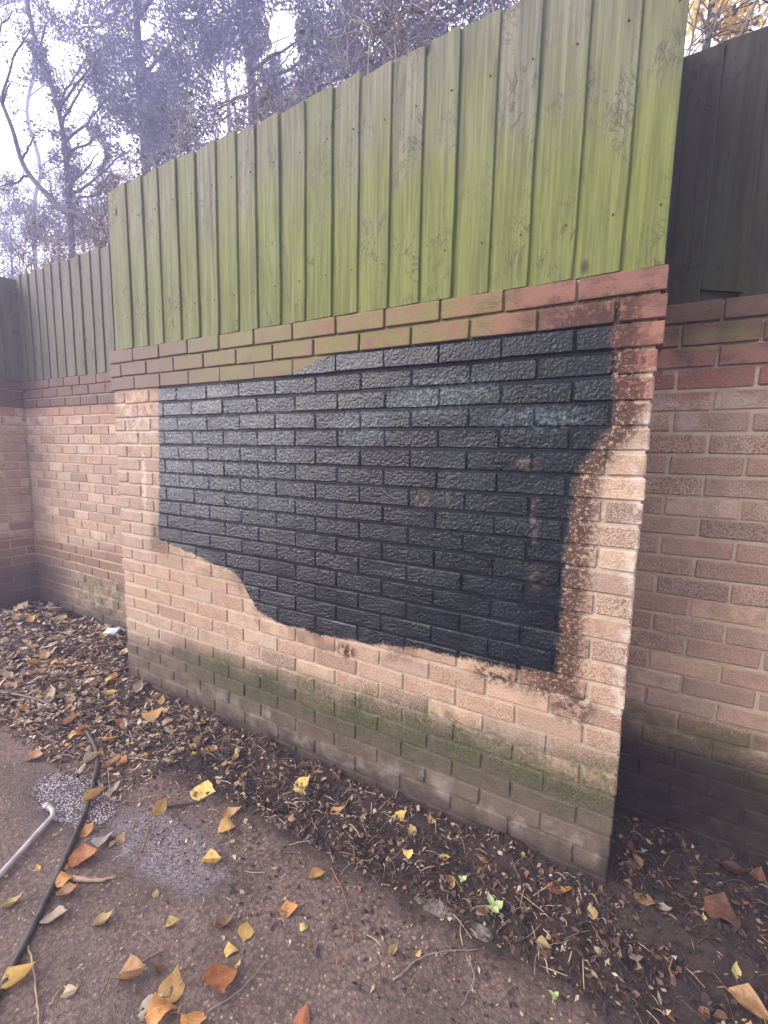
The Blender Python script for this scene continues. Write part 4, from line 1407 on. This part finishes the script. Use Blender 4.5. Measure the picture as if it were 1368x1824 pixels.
def tree(label, trunk_pts, r0, blobs_px, size, fol, seed, name='evergreen_tree', limbs=True, droop=0.0, twigs=1, bark=None):
    """trunk_pts: world points from ground up; blobs: (world centre, radii, leaf count)"""
    r = random.Random(seed)
    rg = np.random.default_rng(seed)
    size *= 0.95; r0 *= 0.75
    base = Vector(trunk_pts[0])
    t = empty(name, base, label, 'tree', 'trees beyond the fence')
    mb = MB()
    tp = smooth_path([Vector(p) - base for p in trunk_pts], 5)
    n = len(tp)
    mb.tube(tp, [r0 * (1 - 0.65 * i / (n - 1)) for i in range(n)], 10)
    link('trunk', mb.mesh('trunk', bark or BARK, True), t)
    if limbs:
        lm = MB()
        for c, rad, cnt in blobs_px:
            c = Vector(c) - base
            q = min(tp, key=lambda p: (p - c).length + (2.0 if p.z > c.z - 0.05 else 0))
            grow(lm, q, c, min(0.05, r0 * 0.4), 0.008, r, twigs, 0.75, 5)
        tag(link('limbs', lm.mesh('limbs', bark or BARK, True), t), kind='stuff')
    V, F = leaf_cloud(blobs_px, size, rg, droop)
    V = V - np.array(base)
    tag(link('crown', npmesh('crown', V, F, fol), t), kind='stuff')
    return t


def far(Y):
    return Y if Y < 1.2 else Y * 1.8


def B(lst, Y, dens=1.0, flat=0.8):
    """crown clumps: (u, v, radius, leaves, depth shift) seen as directions, set at their own distance beyond the fence"""
    out = []
    for (u, v, rad, cnt, *dy) in lst:
        Y2 = far(Y)
        p = at_y(u, v, Y2)
        k = (Y2 + 1.5) / (Y + 1.5) * 0.80
        out.append((tuple(p), (rad * k, rad * flat * k, rad * 1.1 * k), int(cnt * dens * 1.7)))
    return out


def P(u, v, Y):
    return tuple(at_y(u, v, far(Y)))


def ground_pt(p, dx=0.0):
    return (p[0] + dx, p[1], 0.0)


# dark evergreen with hanging sprays, left of centre
t1 = P(262, 330, 3.0)
tree('dark evergreen tree with drooping sprays left of centre above the fence', [ground_pt(t1, 0.1), t1, P(250, 150, 3.0), P(240, -60, 3.0), P(235, -330, 3.0)], 0.16,
     B([(225, 40, .62, 1500), (265, 120, .6, 1700), (280, 200, .5, 1500), (200, 110, .5, 1000), (320, 60, .6, 1500), (275, 245, .42, 1000), (170, 30, .55, 900), (300, 150, .5, 1300), (240, -60, .8, 1300), (330, -40, .7, 1200),
        (150, -40, .7, 900), (230, 190, .4, 700), (345, 120, .45, 700), (190, 170, .3, 380), (240, -250, 1.0, 1400), (120, 60, .45, 420)], 3.0), 0.075, FOL, 101, droop=0.12)
t2 = P(452, 260, 3.2)
tree('dark evergreen tree in the middle behind the highest bright sky gap', [ground_pt(t2), t2, P(445, 130, 3.2), P(430, -40, 3.2), P(430, -330, 3.2)], 0.15,
     B([(380, 30, .55, 1300), (440, 20, .55, 1500), (455, 85, .45, 1300), (475, 165, .45, 1300), (545, 50, .40, 900), (570, 110, .5, 1400), (548, 185, .4, 1000), (600, 40, .5, 1200), (495, -50, .6, 900), (385, 90, .4, 800),
        (450, -120, .9, 1400), (560, -70, .8, 1300), (500, 220, .35, 800), (370, 200, .35, 380), (440, 240, .3, 500), (430, -320, 1.0, 1300)], 3.2), 0.075, FOL, 102, droop=0.1)
t3 = P(690, 200, 2.8)
tree('dark evergreen tree right of centre rising over the fence boards', [ground_pt(t3), t3, P(690, 60, 2.8), P(700, -90, 2.8), P(700, -300, 2.8)], 0.13,
     B([(630, 60, .42, 1100), (640, 130, .36, 800), (700, 30, .45, 1000), (690, 90, .32, 700), (770, 20, .42, 900), (840, 0, .4, 800), (760, 70, .24, 380), (900, -30, .45, 800), (650, -40, .6, 1000), (750, -70, .7, 1200), (860, -90, .7, 1000), (700, -250, .9, 1200), (990, -60, .4, 500)], 2.8), 0.065, FOL, 103)
# ivy clad trunk and slanting bare trunk at far left
t4 = P(128, 440, 2.2)
tree('ivy covered trunk rising between the bare slanting stems at the left', [ground_pt(t4, 0.1), t4, P(122, 330, 2.2), P(105, 200, 2.2), P(60, 60, 2.2), P(30, -120, 2.2)], 0.10,
     B([(128, 330, .22, 420), (122, 290, .30, 700), (110, 240, .28, 500), (75, 130, .34, 650), (60, 95, .3, 420), (100, 180, .22, 330), (190, 230, .3, 420), (215, 180, .3, 420), (170, 140, .32, 420), (235, 270, .25, 330), (200, 320, .25, 260), (150, 110, .35, 420), (90, 40, .4, 420), (130, 370, .15, 220), (150, 250, .25, 300), (180, 270, .22, 220), (40, 20, .5, 420), (170, 90, .35, 300), (20, -80, .6, 500)], 2.2), 0.06, FOL2, 104, name='ivy_clad_tree', twigs=2)
t5 = P(178, 450, 1.5)
tree('bare slanting grey trunk leaning left above the left fence', [ground_pt(t5, 0.5), t5, P(105, 370, 1.5), P(45, 300, 1.5), P(22, 230, 1.5), P(-10, 150, 1.5), P(-60, 20, 1.5)], 0.075,
     B([(20, 150, .35, 200), (60, 60, .4, 260), (-20, 60, .5, 260), (60, 240, .3, 120), (0, 330, .3, 110), (25, 20, .4, 240), (90, 330, .25, 80)], 1.5), 0.05, FOL2, 105, name='slanting_tree', twigs=2)
# sparser trees farther back
t6 = P(60, 420, 6.0)
tree('thin twiggy tree far back at the left edge', [ground_pt(t6), t6, P(72, 300, 6), P(48, 200, 6), P(66, 90, 6), P(40, -30, 6), P(70, -200, 6)], 0.14,
     B([(30, 60, .8, 420), (90, 20, .8, 500), (20, 200, .7, 260), (110, 120, .7, 340), (10, 10, .8, 420), (60, 290, .7, 200), (150, 330, .7, 240), (0, 380, .8, 260), (190, 200, .9, 700), (150, 260, .8, 520), (210, 320, .7, 420), (100, 360, .8, 420), (40, 330, .7, 300)], 6.0), 0.09, FOL2, 106, name='twiggy_tree', twigs=2)
t7 = P(410, 260, 6.5)
tree('loose leaved tree far back between the evergreens', [ground_pt(t7), t7, P(400, 120, 6.5), P(395, -60, 6.5)], 0.14,
     B([(415, 130, 1.0, 420), (350, 210, .9, 360), (220, 290, .8, 240), (520, 160, 1.0, 700), (300, 260, .8, 500), (480, 60, .9, 160), (610, 150, 1.0, 900), (680, 110, 1.0, 900)], 6.5), 0.10, FOL2, 107, name='loose_leaved_tree', twigs=2)
t8 = P(1262, 60, 2.4)
tree('yellow autumn tree seen over the dark fence at the right', [ground_pt(t8), t8, P(1275, -40, 2.4), P(1300, -260, 2.4)], 0.05,
     B([(1290, 40, .22, 160), (1345, 5, .25, 180), (1250, 25, .18, 60), (1330, 40, .2, 140), (1280, -60, .5, 300), (1370, -40, .5, 300), (1270, 10, .16, 60)], 2.4), 0.06, FOLY, 108, name='autumn_tree', twigs=2)


rg_h = np.random.default_rng(77)  # leaf screen added behind the camera, out of view, to block sky light
hb = []
for k in range(60):
    hb.append(((rg_h.uniform(-1.2, 9.0), rg_h.uniform(-5.6, -4.4), rg_h.uniform(0.3, 5.2)), (0.9, 0.6, 0.8), 260))
hd = empty('added_hedge', (3.5, -5.0, 0), 'tall dark leaf screen, unseen, added across the path to block sky light', 'added_hedge')
hm = MB()
for k in range(9):
    hx = -4.2 + k * 1.05
    hm.tube([(hx, 0, 0), (hx + 0.1, 0.1, 2.0), (hx - 0.1, 0, 4.6)], [0.07, 0.05, 0.02], 6)
tag(link('stems', hm.mesh('stems', BARK, True), hd), kind='stuff')
V, F = leaf_cloud(hb, 0.13, rg_h)
tag(link('foliage', npmesh('foliage', V - np.array((3.5, -5.0, 0)), F, FOL2), hd), kind='stuff')


for k, (u, lab) in enumerate(((20, 'dense dull thicket of brambles at the far left beyond the fence'), (105, 'dense dull thicket of brambles behind the slanting trunk'), (185, 'dense dull thicket of brambles where the two fences meet'), (300, 'dense dull thicket of brambles behind the left part of the panel fence'))):
    q = P(u, 455, 2.6) if u < 250 else P(u, 290, 2.6)
    w0 = 455 if u < 250 else 290
    tree(lab, [ground_pt(q), q, P(u + 5, w0 - 40, 2.6), P(u - 5, w0 - 90, 2.6)], 0.03, B([(u, w0 - 20, .40, 420), (u - 35, w0 - 50, .36, 330), (u + 35, w0 - 45, .36, 330), (u + 5, w0 - 95, .3, 160), (u, w0 + 40, .45, 420), (u - 20, w0 - 75, .34, 300), (u + 25, w0 - 80, .32, 260), (u - 5, w0 - 130, .3, 130)], 2.6, 2.6), 0.05, FOL2, 400 + k, name='bramble_thicket', twigs=2)


# bare shrubs leaning over the fence
def shrub(label, x, y, h, n, seed, leaves=0, bark=None, spread=0.55):
    r = random.Random(seed)
    rg = np.random.default_rng(seed)
    t = empty('bare_shrub', (x, y, 0), label, 'shrub', 'bare shrubs behind the fence')
    mb = MB()
    tips = []
    for k in range(n):
        a = r.uniform(0, 2 * PI)
        p0 = Vector((r.uniform(-.15, .15), r.uniform(-.08, .08), 0))
        top = Vector((math.cos(a) * spread * r.uniform(0.4, 1.3), math.sin(a) * spread * 0.5 * r.uniform(0.3, 1.0), h * r.uniform(0.82, 1.08)))
        mid = p0.lerp(top, 0.55) + Vector((r.uniform(-.12, .12), r.uniform(-.08, .08), 0.1))
        pts = smooth_path([p0, p0.lerp(mid, 0.6) + Vector((r.uniform(-.06, .06), 0, 0)), mid, mid.lerp(top, 0.55) + Vector((r.uniform(-.1, .1), r.uniform(-.05, .05), 0)), top, top + Vector((r.uniform(-.25, .25), r.uniform(-.1, .1), r.uniform(-.18, .12)))], 4)
        m_ = len(pts)
        rb = r.uniform(0.006, 0.013)
        mb.tube(pts, [rb * (1 - 0.75 * i / (m_ - 1)) for i in range(m_)], 5)
        for i in range(m_ // 2, m_, 1):
            for _ in range(2):
                if r.random() < 0.35: continue
                d = Vector((r.uniform(-1, 1), r.uniform(-.6, .6), r.uniform(-0.5, 1))).normalized() * r.uniform(0.12, 0.4)
                e = pts[i] + d
                q = crooked(pts[i], e, 4, 0.09, r)
                mb.tube(q, [0.0035, 0.003, 0.0026, 0.002, 0.0012], 3)
                tips.append(e)
                if r.random() < 0.6:
                    e2 = q[2] + Vector((r.uniform(-1, 1), r.uniform(-.6, .6), r.uniform(-.6, .8))).normalized() * r.uniform(0.08, 0.22)
                    mb.tube(crooked(q[2], e2, 3, 0.1, r), [0.0022, 0.002, 0.0016, 0.001], 3)
    tag(link('stems', mb.mesh('stems', bark or STEM, True), t), kind='stuff')
    if leaves:
        bl = [(tuple(p), (.07, .06, .07), max(1, leaves // len(tips))) for p in tips]
        V, F = leaf_cloud(bl, 0.035, rg)
        tag(link('leaves', npmesh('leaves', V, F, FOL2), t), kind='stuff')


STEM = bark_mat('shrub_stem', (0.10, 0.08, 0.07), (0.30, 0.26, 0.23))
SH = [(-6.2, 1.3, 3.5, 20, 0), (-5.3, 1.0, 3.3, 20, 200), (-4.55, 1.15, 3.55, 22, 150), (-3.8, 0.9, 3.45, 22, 500), (-3.1, 1.0, 3.65, 24, 900), (-2.5, 0.85, 3.45, 22, 800), (-1.9, 0.95, 3.6, 24, 900), (-1.35, 0.85, 3.45, 20, 700), (-0.8, 0.9, 3.55, 18, 400), (-0.25, 1.1, 3.5, 12, 100), (0.35, 1.3, 3.5, 9, 0)]
SL = ['bare grey shrub at the far left beyond the corner', 'bare pale stemmed shrub above the left fence corner', 'tangled bare shrub over the middle of the left fence', 'bare shrub where the left fence meets the panel fence',
      'twiggy shrub over the left end of the panel fence', 'dense twiggy shrub above the left third of the panel fence', 'tall twiggy shrub below the brightest sky gap', 'twiggy shrub above the middle of the panel fence',
      'bare branched shrub above the right half of the panel fence', 'thin shrub near the right end of the panel fence top', 'thin stemmed shrub behind the dark right fence']
for k, ((a, b, h, n, lv), lab) in enumerate(zip(SH, SL)):
    shrub(lab, a, b, h, n, 300 + k, lv)
shrub('pale forked bare branch sticking up over the right half of the fence', *(lambda p: (p[0], 0.6))(P(765, 60, 0.6)), 3.25, 3, 341, 0, BARK_PALE, 0.3)
shrub('whitish broken branches lying over the top of the left fence', *(lambda p: (p[0], 0.75))(P(75, 470, 0.75)), 3.05, 5, 342, 0, BARK_PALE, 0.7)

# ------------------------------------------------------------------ added bluish volume standing in for lens glare
HZ = bpy.data.materials.new('glare_veil')
HZ.use_nodes = True
ht = HZ.node_tree
ht.nodes.clear()
ho = ht.nodes.new('ShaderNodeOutputMaterial')
pv = ht.nodes.new('ShaderNodeVolumePrincipled')
pv.inputs['Color'].default_value = (0.62, 0.60, 1.0, 1.0)
pv.inputs['Density'].default_value = 0.015
pv.inputs['Anisotropy'].default_value = 0.2
ht.links.new(pv.outputs[0], ho.inputs['Volume'])
mb = MB()
mb.box(-27, 21, -21, 22, -1.2, 22.0)
tag(link('glare_haze', mb.mesh('glare_haze', HZ)), 'thin bluish volume added around the trees and walls in place of lens glare', 'glare_haze', kind='stuff')
